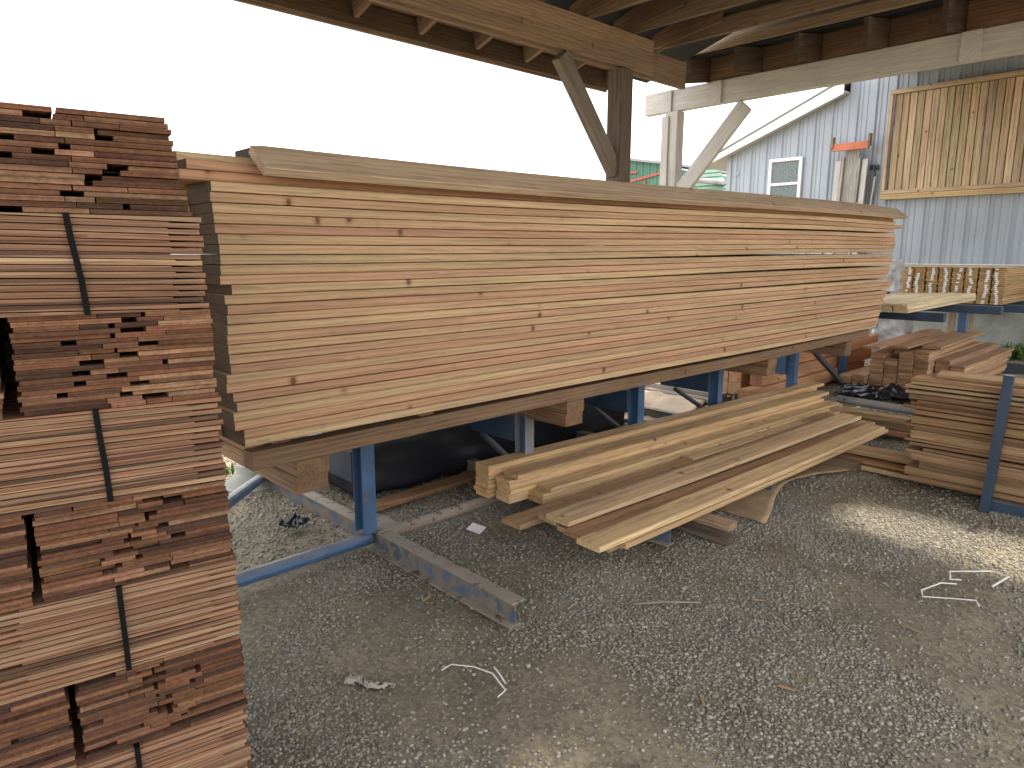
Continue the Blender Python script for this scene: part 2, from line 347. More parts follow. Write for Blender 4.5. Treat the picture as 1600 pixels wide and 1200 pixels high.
def gravel():
    rs = np.random.RandomState(3)
    stones = bpy.data.collections.new('gravel_sources')
    for k in range(6):
        bm = bmesh.new(); bmesh.ops.create_icosphere(bm, subdivisions=1, radius=1)
        sc = rs.uniform(.62, 1.15, 3)
        for v in bm.verts:
            v.co = Vector((v.co.x*sc[0]*rs.uniform(.82, 1.15), v.co.y*sc[1]*rs.uniform(.82, 1.15), v.co.z*sc[2]*.75*rs.uniform(.8, 1.15)))
        me = bpy.data.meshes.new('stone'); bm.to_mesh(me); bm.free(); me.materials.append(M['stone'])
        me.polygons.foreach_set('use_smooth', [True]*len(me.polygons))
        stones.objects.link(bpy.data.objects.new('stone', me))
    def zone(x0, x1, y0, y1, n, smin, smax, keep=None, base=.3):
        x = rs.uniform(x0, x1, n); y = rs.uniform(y0, y1, n)
        d = vnoise(x*1.25, y*1.25, 11)*.6 + vnoise(x*3.1, y*3.1, 12)*.4
        p = np.clip((d - .40)/.16, 0, 1)*(1 - base) + base
        m = rs.uniform(0, 1, n) < p
        if keep is not None: m &= keep(x, y)
        x, y = x[m], y[m]
        s = smin + (smax - smin)*rs.power(.55, len(x))
        big = rs.uniform(0, 1, len(x)) > .99; s[big] *= 1.35
        return np.stack([x, y, s], 1)
    A = zone(.5, 4.6, -.4, 3.4, 165000, .0035, .0105, lambda x, y: (x + y > 1.2), .12)
    B = zone(.4, 5.4, 3.4, 7.5, 42000, .006, .0150, None, .65)
    C = zone(4.6, 8.8, -.4, 3.4, 36000, .005, .0135, None, .55)
    D = zone(5.4, 11., 3.4, 9., 20000, .008, .018, None, .6)
    E_ = zone(8.8, 13., -.4, 3.4, 9000, .008, .018, None, .6)
    F = zone(.5, 4.8, -.4, 3.6, 2200, .010, .0155, None, .35)
    pts = np.concatenate([A, B, C, D, E_, F])
    z = ground_z(pts[:, 0], pts[:, 1]) + pts[:, 2]*.28
    me = bpy.data.meshes.new('gravel'); n = len(pts)
    me.vertices.add(n); me.vertices.foreach_set('co', np.stack([pts[:, 0], pts[:, 1], z], 1).astype(np.float32).ravel())
    at = me.attributes.new('rot', 'FLOAT_VECTOR', 'POINT'); at.data.foreach_set('vector', (rs.uniform(-1, 1, (n, 3))*np.array([.45, .45, 3.14])).astype(np.float32).ravel())
    at = me.attributes.new('scl', 'FLOAT', 'POINT'); at.data.foreach_set('value', pts[:, 2].astype(np.float32))
    at = me.attributes.new('idx', 'INT', 'POINT'); at.data.foreach_set('value', rs.randint(0, 6, n).astype(np.int32))
    me.update()
    o = bpy.data.objects.new('gravel', me); COL.objects.link(o)
    ng = bpy.data.node_groups.new('gravel_scatter', 'GeometryNodeTree')
    ng.interface.new_socket('Geometry', in_out='INPUT', socket_type='NodeSocketGeometry'); ng.interface.new_socket('Geometry', in_out='OUTPUT', socket_type='NodeSocketGeometry')
    N, Lk = ng.nodes, ng.links
    gi = N.new('NodeGroupInput'); go = N.new('NodeGroupOutput'); ci = N.new('GeometryNodeCollectionInfo'); ip = N.new('GeometryNodeInstanceOnPoints')
    ci.inputs['Collection'].default_value = stones; ci.inputs['Separate Children'].default_value = True; ci.inputs['Reset Children'].default_value = True
    ip.inputs['Pick Instance'].default_value = True
    def na(nm, ty):
        a = N.new('GeometryNodeInputNamedAttribute'); a.data_type = ty; a.inputs['Name'].default_value = nm; return a.outputs['Attribute']
    Lk.new(gi.outputs[0], ip.inputs['Points']); Lk.new(ci.outputs[0], ip.inputs['Instance'])
    Lk.new(na('idx', 'INT'), ip.inputs['Instance Index']); Lk.new(na('rot', 'FLOAT_VECTOR'), ip.inputs['Rotation']); Lk.new(na('scl', 'FLOAT'), ip.inputs['Scale'])
    Lk.new(ip.outputs[0], go.inputs[0])
    md = o.modifiers.new('scatter', 'NODES'); md.node_group = ng
    return o
tag(gravel(), 'loose grey crushed gravel scattered over the dusty yard floor', 'gravel', kind='stuff')

def vpost(name, x0, x1, y0, y1, z0, z1, mat, end, parent, color, cham=.006):
    return board(name, z1 - z0, y1 - y0, x1 - x0, (x1, (y0 + y1)/2, z0), (0, R(-90), 0), color, mat, end, parent, cham)
# ------------------------------------------------------------------ open shed above the lumber
BROWN, DKBROWN, WARM = (.26, .17, .105), (.14, .095, .062), (.38, .255, .155)
shed = thing('open_shed', 'open-sided timber shed roof of brown trusses on a braced post above the lumber', 'shed')
SL = .30
YB, ZB = 3.98, 3.17                       # eave beam
def roof_z(y): return 3.60 + (4.05 - y)*SL
bm1 = board('eave_beam', 8.9, .045, .285, (-3.42, YB - .025, ZB), (0, 0, 0), WARM, 'old', 'old_end', shed)
bm2 = board('eave_beam', 9.5, .045, .24, (-3.42, YB + .024, ZB - .02), (0, 0, 0), BROWN, 'old', 'old_end', shed)
bm3 = board('eave_beam', 9.0, .04, .27, (-3.42, YB + .070, ZB + .006), (0, 0, 0), BROWN, 'old', 'old_end', shed)
for X in (5.08, -2.9):
    vpost('post', X - .08, X + .08, YB - .075, YB + .085, -.05, ZB - .022, 'old', 'old_end', shed, (.15, .115, .085), .008)
beam_between('brace', (5.02, YB, 2.30), (4.30, YB, 3.135), .085, .135, 'old', 'old_end', shed, vary((.22, .18, .145)))
RIDGE, YE2 = .6, -1.0
TX = [5.77, 5.195, 4.62, 4.045, 3.47, 2.895, 2.32, 1.745, 1.17]
for i, X in enumerate(TX):
    c = vary((.26, .18, .117), .18)
    zb = ZB + .292
    ch = board('bottom_chord', 4.28 - YE2 - .0, .04, .135, (X, 4.16, zb), (0, 0, R(-90)), c, 'old', 'old_end', shed)
    def child(name, a, b, w, h, col):
        o = beam_between(name, a, b, w, h, 'old', 'old_end', None, col)
        o.parent = ch; o.matrix_parent_inverse = (Matrix.Translation((X, 4.16, zb)) @ Matrix.Rotation(R(-90), 4, 'Z')).inverted(); return o
    child('top_chord', (X, 4.70, roof_z(4.70) - .078), (X, RIDGE, roof_z(RIDGE) - .078), .038, .13, vary(c, .1))
    child('top_chord', (X, YE2 - .6, roof_z(2*RIDGE - YE2 + .6) - .078), (X, RIDGE - .01, roof_z(RIDGE) - .078), .038, .13, vary(c, .1))
    child('heel_plate', (X - .0405, 4.12, zb + .085), (X - .0405, 3.42, zb + .175), .04, .17, vary((.24, .15, .09), .12))
    for ya, yb_ in ((2.9, 2.2), (2.2, 1.2), (1.2, RIDGE)):
        child('web', (X + .004, ya, zb + .1), (X + .004, yb_ - .0, roof_z(yb_) - .17), .03, .085, vary(c, .15))
# roof deck in panels, one unseen gap added to let a spot of sun in
def deck(y0, y1, x0, x1):
    z0, z1 = (roof_z(y) if y >= RIDGE else roof_z(2*RIDGE - y) for y in (y0, y1))
    prism('roof_panel', [(y0, z0), (y1, z1), (y1, z1 + .025), (y0, z0 + .025)], (x0, x1), 'roofdeck', shed)
for x0, x1 in ((-3.0, -1.2), (-1.195, 1.17), (1.175, 3.5), (3.505, 6.5)):
    if x0 == 3.505:
        deck(4.74, 1.36, x0, x1); deck(1.30, RIDGE, x0, x1); deck(1.36, 1.30, 4.05, x1)
    else: deck(4.74, RIDGE, x0, x1)
    deck(RIDGE, YE2 - .7, x0, x1)
board('fascia', 9.46, .04, .17, (-3.6, 4.745, roof_z(4.745) - .165), (0, 0, 0), DKBROWN, 'old', 'old_end', shed)
board('fascia_trim', 9.46, .02, .05, (-3.6, 4.778, roof_z(4.745) - .182), (0, 0, 0), (.36, .25, .16), 'old', 'old_end', shed)
for k, (za, zz) in enumerate(((4.70, 4.55), (4.40, 4.25))):
    board('eave_board', 9.3, .13, .02, (-3.5, (za + zz)/2, roof_z((za + zz)/2) - .024), (R(-16.7), 0, 0), vary((.3, .2, .125)), 'old', 'old_end', shed)
board('gable_board', 8.3, .03, .16, (5.835, 4.7, ZB + .33), (0, 0, R(-90)), DKBROWN, 'old', 'old_end', shed)

prism('sun_block_sheet', [(4.74, 3.86), (1.55, 4.62), (1.55, 4.63), (4.74, 3.87)], (6.51, 7.45), 'roofsheet', shed)  # unseen sheet added across the roof gap to keep sun off the boards

# ------------------------------------------------------------------ lean-to with the white beam
lean = thing('white_beam_shelter', 'shelter beam on a post, both in flaking white paint, carrying dark joists', 'shelter')
XW = 7.0
board('beam', 5.1, .09, .235, (XW + .045, 5.12, 3.17), (0, 0, R(-90)), (.7, .7, .68), 'white', 'white', lean, .006)
for y0, w in ((4.80, .11), (4.19, .13), (1.84, .15)):
    box('beam_cleat', (XW - .028, y0 - w/2, 3.165), (XW - .001, y0 + w/2, 3.40), 'white', lean)
for y in (4.74, .2):
    vpost('post', XW - .02, XW + .12, y - .085, y + .085, -.05, 3.168, 'white', 'white', lean, (.7, .7, .7), .008)
vpost('post_strip', XW - .045, XW - .021, 4.76, 4.85, .4, 3.12, 'white', 'white', lean, (.7, .7, .7), .003)
beam_between('brace', (XW + .03, 4.62, 2.27), (XW + .03, 3.86, 3.12), .06, .165, 'white', 'white', lean, (.7, .7, .68))
JY = [4.33 - k*.6 for k in range(8)]
JS = .18; JA = math.atan(JS)                     # the joists rise gently to the steel wall
for i, y in enumerate(JY):
    board('joist', 6.6, .04, .235, (6.58, y, 3.334), (0, -JA, 0), vary((.1, .065, .042), .2), 'old', 'old_end', lean)
    if i: board('blocking', .552, .035, .235, (XW + .06, y + .576, 3.415), (0, 0, R(-90)), vary((.24, .14, .075), .2), 'old', 'old_end', lean)
def jz(x): return 3.334 + (x - 6.58)*JS + .243
board('edge_board', 4.85, .035, .09, (6.56, 4.9, 3.585), (0, 0, R(-90)), (.36, .26, .17), 'old', 'old_end', lean)
board('edge_board', 4.85, .03, .215, (6.61, 4.9, 3.615), (0, 0, R(-90)), (.17, .12, .085), 'old', 'old_end', lean)  # upper board added as a sun block, height set by the sun patch
vs = [(x, y, jz(x) + dz) for dz in (0, .02) for x, y in ((6.64, 4.6), (6.64, .05), (13.16, .05), (13.16, 4.6))]
mesh_obj('roof_panel', vs, [(0, 1, 2, 3), (7, 6, 5, 4), (0, 4, 5, 1), (1, 5, 6, 2), (2, 6, 7, 3), (3, 7, 4, 0)], 'roofdeck', lean)

# ------------------------------------------------------------------ pale blue building
bb = thing('steel_sided_building', 'pale blue ribbed steel building on a concrete base behind the shelter', 'building')
XB = 13.2; ZS = 1.415
def ribs(y0, y1, top, name='wall', mat='siding', x=XB, z0=ZS, pitch=.3048, rib=.04, h=.034, parent=None):
    vs, fs = [], []; y = y0; pts = []
    while y < y1 - 1e-6:
        for dy, dx in ((0, 0), (.1, 0), (.107, .012), (.113, .012), (.12, 0), (.185, 0), (.192, .012), (.198, .012), (.205, 0), (pitch - rib - .02, 0), (pitch - rib, h), (pitch - .02, h), (pitch - .001, 0)):
            if y + dy <= y1: pts.append((y + dy, x - dx))
        y += pitch
    pts.append((y1, x))
    for yy, xx in pts: vs += [(xx, yy, z0), (xx, yy, top(yy))]
    for i in range(len(pts) - 1): fs.append((2*i, 2*i + 1, 2*i + 3, 2*i + 2))
    n = len(vs); vs += [(x + .08, y0, z0), (x + .08, y0, top(y0)), (x + .08, y1, z0), (x + .08, y1, top(y1))]
    fs += [(n, n + 1, n + 3, n + 2), (0, 1, n + 1, n), (n - 2, n - 1, n + 3, n + 2)]
    return mesh_obj(name, vs, fs, mat, parent)
rake = lambda y: 3.50 + (7.54 - y)*.372
ribs(5.26, 7.54, rake, parent=bb)
ribs(-4., 5.258, lambda y: 6.1, parent=bb)
prism('concrete_base', [(-4.2, -.3), (7.56, -.3), (7.56, 1.41), (-4.2, 1.41)], (XB - .06, XB + .2), 'concrete', bb)
prism('side_wall', [(7.50, -.3), (7.54, -.3), (7.54, 3.49), (7.50, 3.49)], (XB + .09, XB + 6), 'siding', bb)
prism('upper_wall', [(5.22, 4.3), (5.255, 4.3), (5.255, 6.1), (5.22, 6.1)], (XB + .09, XB + 6), 'siding', bb)
prism('rake_board', [(8.02, rake(8.02) - .03), (5.27, rake(5.27) - .03), (5.27, rake(5.27) + .19), (8.02, rake(8.02) + .06)], (XB - .28, XB - .25), 'whitetrim', bb)
prism('soffit', [(8.02, rake(8.02) - .01), (5.27, rake(5.27) + .01), (5.27, rake(5.27) + .03), (8.02, rake(8.02) + .01)], (XB - .249, XB + 6), 'soffit', bb)
prism('roof', [(8.06, rake(8.06) + .07), (5.27, rake(5.27) + .20), (5.27, rake(5.27) + .23), (8.06, rake(8.06) + .10)], (XB - .3, XB + 6), 'roofsheet', bb)
box('corner_trim', (XB - .03, 7.47, ZS), (XB - .024, 7.56, rake(7.5)), 'siding', bb, 0)
wf = box('window', (XB - .045, 6.04, 2.40), (XB - .026, 6.61, 3.33), 'glass', bb, 0)
def sub(o, par):
    bpy.context.view_layer.update(); o.parent = par; o.matrix_parent_inverse = par.matrix_world.inverted(); return o
for a, b in (((6.0, 3.30), (6.65, 3.36)), ((6.0, 2.37), (6.65, 2.43)), ((6.0, 2.432), (6.06, 3.298)), ((6.59, 2.432), (6.65, 3.298)), ((6.062, 2.86), (6.588, 2.91))):
    sub(box('frame', (XB - .075, a[0], a[1]), (XB - .023, b[0], b[1]), 'whitetrim', None, .004), wf)
box('small_plate', (XB - .026, 7.30, 3.12), (XB - .024, 7.42, 3.2), 'siding', bb, 0)
# cedar fence panel hung on the wall
pan = thing('cedar_fence_section', 'framed section of knotty vertical cedar boards hung on the pale blue wall', 'fence panel', (XB - .09, 0, 0))
CED = (.54, .415, .265)
y = 4.46; k = 0
while y > .9:
    w = rnd.uniform(.096, .104)
    board('board', 1.62, w, .018, (rnd.uniform(0, .012), y - w/2, 2.57), (0, R(-90), 0), vary(CED, .2), 'deck', 'pale_end', pan); y -= w + .011; k += 1
box('gap_shade_sheet', (.012, .9, 2.58), (.03, 4.46, 4.2), 'strap', pan, 0)  # black sheet added behind the boards as dark shade in their gaps
board('frame_rail', 3.7, .05, .075, (-.028, 4.55, 4.20), (0, 0, R(-90)), vary(CED), 'deck', 'pale_end', pan)
board('frame_rail', 3.7, .05, .065, (-.028, 4.55, 2.585), (0, 0, R(-90)), vary(CED), 'deck', 'pale_end', pan)
board('frame_rail', 3.7, .09, .085, (-.034, 4.555, 2.495), (0, 0, R(-90)), vary((.5, .34, .18)), 'deck', 'pale_end', pan)
board('frame_stile', 1.545, .05, .06, (.0, 4.52, 2.652), (0, R(-90), 0), vary(CED), 'deck', 'pale_end', pan)

# weathered plank rig with orange bracket leaning on the wall
lad = thing('plank_rig', 'weathered grey plank rig with a faded orange bracket leaning against the blue wall', 'plank rig', (XB - .03, 5.05, 0))
tl = R(-86)
for dy, w, t, zt, col in ((.0, .23, .03, 3.5, (.42, .41, .38)), (.15, .06, .07, 3.25, (.48, .47, .45)), (-.13, .05, .07, 3.22, (.46, .45, .43)), (.23, .09, .03, 3.2, (.5, .49, .47)), (-.22, .09, .03, 3.2, (.3, .28, .26))):
    board('plank', zt, w, t, (-.37, dy, 0), (0, tl, 0), col, 'white' if abs(dy) > .18 else 'old', 'old_end', lad)
prism('bracket', [(.33, 3.36), (-.28, 3.36), (-.28, 3.48), (.33, 3.48)], (-.27, -.20), 'orange', lad)
for y0 in (.33, -.29): box('bracket_horn', (-.29, y0 - .02, 3.40), (-.19, y0 + .02, 3.60), 'rust', lad)
box('plank_cleat', (-.26, -.2, 2.42), (-.235, .18, 2.46), 'old', lad, .003, (.5, .5, .48))
tap = thing('hanging_line', 'white line hanging from a dark metal hook beside the cedar panel', 'line')
tube('hook', [(XB - .03, 4.72, 3.06), (XB - .1, 4.72, 3.07), (XB - .11, 4.69, 3.0), (XB - .1, 4.68, 2.93), (XB - .07, 4.7, 2.9)], .016, 'darksteel', tap, 6)
box('hook_plate', (XB - .05, 4.66, 3.02), (XB - .025, 4.80, 3.10), 'darksteel', tap)
tube('line', [(XB - .08, 4.69, 2.9), (XB - .08, 4.72, 2.5), (XB - .1, 4.75, 1.9)], .012, 'cord', tap, 6)

# ------------------------------------------------------------------ green barns far off
def barn_wall(parent, x, y0, y1, z0, top):
    return ribs(y0, y1, top, 'wall', 'green', x, z0, .42, .05, .05, parent)
gb = thing('green_barn', 'green steel barn with red trim, seen far off left of the white post', 'barn')
barn_wall(gb, 30., 20.3, 23.4, -.2, lambda y: 5.95 + (y - 20.8)*.17)
prism('roof', [(20.2, 5.83), (23.6, 6.41), (23.6, 6.53), (20.2, 5.95)], (29.7, 40), 'roofsheet', gb)
prism('red_trim', [(20.3, 5.62), (23.4, 5.16), (23.4, 5.05), (20.3, 5.51)], (29.88, 29.93), 'red', gb)
box('red_post', (29.88, 21.7, -.2), (29.93, 21.82, 5.2), 'red', gb, 0)
box('red_trim', (29.88, 22.2, 5.6), (29.93, 22.9, 5.7), 'red', gb, 0)
prism('side_wall', [(23.3, -.2), (23.38, -.2), (23.38, 6.2), (23.3, 6.2)], (30.1, 40), 'green', gb)
prism('side_wall', [(20.3, -.2), (20.36, -.2), (20.36, 5.7), (20.3, 5.7)], (30.1, 40), 'green', gb)
gs = thing('green_roofed_shed', 'low shed with ribbed green roof and a grey roll along it', 'shed')
prism('wall', [(16.6, -.2), (20.0, -.2), (20.0, 4.3), (16.6, 4.3)], (31.6, 36), 'green', gs)
for k in range(8):
    f0, f1 = k/8, (k + 1)/8
    z0, z1 = 4.1 + f0*1.75, 4.1 + f1*1.75; xa, xb = 30. + f0*1.6, 30. + f1*1.6
    ye0, ye1 = 16.8 + f0*1.9, 16.8 + f1*1.9
    mesh_obj('roof_course', [(xa, ye0, z0 + .05), (xa, 20.2, z0 + .05), (xb, 20.2, z1), (xb, ye1, z1), (xa, ye0, z0 - .03), (xa, 20.2, z0 - .03), (xb, 20.2, z1 - .08), (xb, ye1, z1 - .08)],
             [(0, 1, 2, 3), (4, 5, 1, 0), (7, 6, 5, 4), (0, 3, 7, 4), (1, 5, 6, 2), (3, 2, 6, 7)], 'green', gs)
tube('grey_roll', [(30.5, 17.6, 4.85), (30.5, 20.1, 5.2)], .13, 'galv', gs, 10)

# ------------------------------------------------------------------ blue storage rack under the big stack
rack = thing('storage_rack', 'blue steel cantilever rack on ground channels carrying the big lumber stack', 'rack')
def chan(name, x, y0, y1, z0, h, w, mat_web, mat_fl, parent):
    """steel channel along Y: web facing -X plus two flanges"""
    web = box(name, (x, y0, z0 + .008), (x + .009, y1, z0 + h - .008), mat_web, parent, .001)
    box('top_flange', (x - .012, y0, z0 + h - .008), (x + w, y1 + .0, z0 + h), mat_fl, parent, .001)
    box('bottom_flange', (x - w*.62, y0 - .01, z0), (x + w*.5, y1, z0 + .0075), mat_fl, parent, .001)
PX = [1.87, 3.08, 4.29, 5.46]
for i, x in enumerate(PX):
    chan('base_channel', x + .045, 2.0 + (.02 if i else 0), 4.9, .0, .105, .062, 'blueworn', 'rust', rack)
    # post: I section
    p = box('post', (x - .004, 3.085, .107), (x + .004, 3.165, .70), 'blue', rack, .001)
    for yy in (3.078, 3.166):
        sub(box('post_flange', (x - .04, yy, .108), (x + .04, yy + .007, .70), 'blue' if i != 1 else 'darkgalv', None, .001), p)
    box('arm', (x - .045, 3.175, .38), (x + .045, 3.68, .553), 'shaded_navy', rack, .004)
    if i: beam_between('arm_brace', (x, 3.20, .20), (x, 3.55, .355), .04, .03, 'darksteel', 'darksteel', rack, (.1, .1, .1))
tube('tie_pipe', [(.55, 3.13, .062), (1.895, 3.13, .062)], .036, 'blue', rack, 14)
tube('tie_pipe', [(1.985, 3.12, .062), (7.0, 3.12, .062)], .034, 'rust', rack, 14)
tube('brace_pipe', [(.75, 2.66, .52), (1.92, 4.56, .06)], .034, 'blue', rack, 14)
box('gusset', (1.90, 3.05, .107), (2.06, 3.24, .114), 'rust', rack, .001)
rack2 = thing('far_rack', 'blue steel rack posts beyond the far end of the big stack', 'rack')
for x, y in ((6.96, 3.12), (8.9, 3.35)):
    p = box('post', (x - .04, y - .045, -.02), (x + .04, y + .045, .70), 'blue', rack2, .004)
    box('base', (x - .05, y - .9, -.01), (x + .05, y + .6, .085), 'darksteel', rack2, .004)
beam_between('brace', (7.55, 3.2, .58), (8.5, 3.2, .07), .05, .05, 'darksteel', 'darksteel', rack2, (.1, .1, .1))
box('arm', (6.88, 3.17, .36), (6.97, 3.9, .553), 'blue', rack2, .004)

# crib timbers, runner and stickers under the stack
TIM = (.28, .17, .088)
for i, x in enumerate((1.30, 3.05, 5.62, 7.30)):
    nm = ('nearest the shingle stack', 'second from the shingle stack', 'third from the shingle stack', 'at the far end')[i]
    for j in range(2):
        tag(board('crib_timber', 1.15, .155, .079, (x + .078 + (.006 if j else 0), 2.735 + (.0 if j else .006), .556 + j*.0805), (0, 0, R(90)), vary(TIM, .12), 'rough', 'rough_end'),
            '%s of the crib timber pair under the stack, %s' % (('lower', 'upper')[j], nm), 'timber', 'crib timbers under the stack')
rb = lambda x: (0, .018*math.sin(x*1.25 + .3) - .004*x)
for j, (yy, txt) in enumerate(((2.70, 'front'), (3.6, 'rear'))):
    tag(board('runner', 6.7, .09, .078, (1.10, yy + .045, .7185), (0, 0, 0), vary((.24, .145, .077)), 'rough', 'rough_end', cham=.005, seg=14, bend=lambda x: (0, .006*math.sin(x*1.1))),
        'long rough %s runner timber lying on the cribs beneath the stack' % txt, 'timber', 'runners under the stack')
for i, x in enumerate((1.25, 2.0, 2.75, 3.55, 4.5, 5.5, 6.5, 7.4)):
    tag(board('sticker', 1.1, .09, .034, (x, 2.715 + rnd.uniform(0, .03), .8045), (0, 0, R(90)), vary((.27, .17, .1), .25), 'rough', 'rough_end'),
        'short cross sticker under the bottom course, %s from the shingle stack' % ORD[i + 1], 'sticker', 'cross stickers on the runner')

# ------------------------------------------------------------------ the big stack of boards
X0 = [0.996, .993, 1.001, .998, 1.001, 1.006, 1.011, 1.015, 1.012, 1.007, 1.047, 1.017, 1.026, 1.023, 1.018, 1.013, 1.012, 1.014, 1.018, 1.003, 1.0, 1.022, 1.029, 1.016, 1.018, 1.051, 1.056]
XE = [8.08, 8.08, 8.09, 8.10, 8.13, 8.13, 8.13, 8.12, 8.12, 8.11, 8.09, 8.07, 8.05, 8.03, 8.00, 8.14, 8.1, 8.0, 7.98, 7.97, 7.97, 7.94, 7.90, 7.88, 7.86, 7.84, 7.83]
PAL = [((.495, .30, .178), 'pinkish'), ((.53, .37, .212), 'pale yellow'), ((.495, .325, .19), 'tan'), ((.455, .265, .158), 'reddish')]
SEQ = [1, 0, 1, 2, 0, 2, 2, 1, 2, 0, 1, 2, 0, 2, 1, 0, 2, 2, 3, 2, 0, 3, 2, 1, 0, 3, 1]
GAPS = {3: .014, 8: .017, 11: .016, 14: .013, 17: .008, 21: .006, 24: .007}     # open joints that widen to the far end (rows counted from the top)
TB, NR = .0353, 27
def lift(row):
    g = sum(v for k, v in GAPS.items() if row <= k - 1)
    def f(x):
        t = max(0, min(1, (x - .3)/6.0)); s = t*t*(3 - 2*t)
        return g*s + row_w[row]*math.sin(x*1.7 + row*1.3) - .02*s
    return f
row_w = [rnd.uniform(.0002, .0011) for _ in range(NR + 3)]
for r in range(NR):
    zb = .8395 + (NR - 1 - r)*.03775
    f = lift(r); nxt = vary(PAL[SEQ[r]][0], .07)
    jy = rnd.uniform(-.008, .007)
    L = XE[r] - X0[r]
    o = board('plank', L, .235, TB, (X0[r], 2.642 + .1175 + jy, zb), (0, 0, 0), nxt, 'fir', 'fir_end', None, .003, 24, lambda x, f=f: (.003*math.sin(x*.9 + r), f(x)))
    tag(o, 'long %s plank in the front of the big stack, %s course from its top' % (PAL[SEQ[r]][1], ORD[r + 3]), 'plank', 'planks facing front in the big stack')
    for c in range(1, 4):
        cc = vary(PAL[rnd.randrange(4)][0], .08)
        o = board('plank', L + rnd.uniform(-.06, .05), .235, TB, (X0[r] + rnd.uniform(-.05, .05) + (.0 if c > 1 else -.035), 2.642 + .1175 + c*.243 + rnd.uniform(-.002, .002), zb), (0, 0, 0), cc, 'fir', 'fir_end', None, .0035, 6, lambda x, f=f: (0, f(x)))
        tag(o, 'plank behind the front one in the big stack, %s course from the top' % ORD[r + 3] if c == 1 else 'plank deep inside the big stack behind the front face', 'plank', 'planks hidden behind the front face' if c > 1 else 'planks just behind the front face')
# looser top courses
ZT = .8395 + NR*.03775
gtop = sum(GAPS.values())
def tl_(x):
    t = max(0, min(1, (x - .3)/6.0)); s = t*t*(3 - 2*t); return gtop*s - .02*s
tops = [
    ('reddish plank of the second course from the top, set back on the big stack', .90, 8.07, 2.665, ZT, (.45, .25, .14), 0),
    ('topmost full-length reddish plank of the big stack', .93, 8.02, 2.675, ZT + .0385, (.47, .27, .155), 0),
    ('loose pale plank on top of the big stack beside the shingles', .75, 7.6, 2.80, ZT + .078, (.52, .37, .21), 0),
    ('loose plank lying behind the tilted one on top of the stack', 1.22, 8.05, 2.71, ZT + .1165, (.5, .4, .29), 0)]
for lab, xa, xb, yf, z, col, tilt in tops:
    tag(board('plank', xb - xa, .235, TB, (xa, yf + .1175, z), (0, 0, 0), col, 'fir', 'fir_end', None, .0035, 20, lambda x: (.004*math.sin(x*.7), tl_(x))), lab, 'plank', 'loose planks on top of the big stack')
for c in range(1, 3):
    for j in range(2):
        tag(board('plank', 7.0, .235, TB, (.97 + rnd.uniform(-.04, .04), 2.675 + .1175 + c*.243, ZT + j*.0385), (0, 0, 0), PAL[j][0], 'fir', 'fir_end', None, .0035, 6, lambda x: (0, tl_(x))), 'plank deep inside the top of the big stack', 'plank', 'planks inside the top courses')
tag(board('plank', 6.95, .15, .036, (1.16, 2.615, 1.925), (R(38), 0, 0), (.50, .37, .25), 'fir', 'pale_end', None, .003, 16, lambda x: (tl_(x)*.62, tl_(x)*.79)), 'tilted plank hanging over the top front edge of the big stack', 'plank', 'loose planks on top of the big stack')
tag(board('plank', 2.0, .09, .03, (6.7, 2.8, ZT - .03 + gtop*.5), (0, 0, 0), (.5, .33, .18), 'fir', 'pale_end'), 'stick poking out of the far upper end of the stack', 'stick')

# ------------------------------------------------------------------ cedar shingle bundles, near left
A9 = R(-9); UX, UY = math.cos(A9), math.sin(A9); P0 = (.5816, 1.585)
SH_W = [.05, .065, .08, .095, .11, .13, .15, .17, .19]
SHM = {}
def wedge(L, W, t0, t1, name='shingle'):
    """x: width, y: 0 (butt) .. L, z up; flat underside"""
    vs = [(0, 0, 0), (W, 0, 0), (W, L, 0), (0, L, 0), (0, 0, t0), (W, 0, t0), (W, L, t1), (0, L, t1)]
    fs = [(3, 2, 1, 0), (4, 5, 6, 7), (0, 1, 5, 4), (1, 2, 6, 5), (2, 3, 7, 6), (3, 0, 4, 7)]
    me = bpy.data.meshes.new(name); me.from_pydata(vs, [], fs); me.materials.append(M['shingle']); me.materials.append(M['shingle_end'])
    me.polygons[2].material_index = 1; me.update(); return me
for w in SH_W: SHM[w] = wedge(.41, w, .0098, .002)
SIDE = [wedge(.43, .22, .0100, .002) for _ in range(2)]
CEDARS = [(.185, .092, .054), (.26, .138, .082), (.12, .061, .038), (.32, .19, .118), (.08, .043, .03), (.21, .098, .056), (.155, .074, .044)]
def local(parent, me, loc, rot, col):
    o = bpy.data.objects.new('shingle', me); COL.objects.link(o); o.parent = parent; o.location = loc; o.rotation_euler = rot; o.color = tuple(col) + (1,); return o
DEPTH = [0.]
def bundle_at(s, d, z, label):
    d += DEPTH[0]
    # s along the face (right end = 0), d depth away from the viewer
    x = P0[0] + UX*s - UY*d; y_ = P0[1] + UY*s + UX*d
    return thing('shingle_bundle', label, 'shingle bundle', (x, y_, z), A9, 'cedar shingle bundles in the near stack')
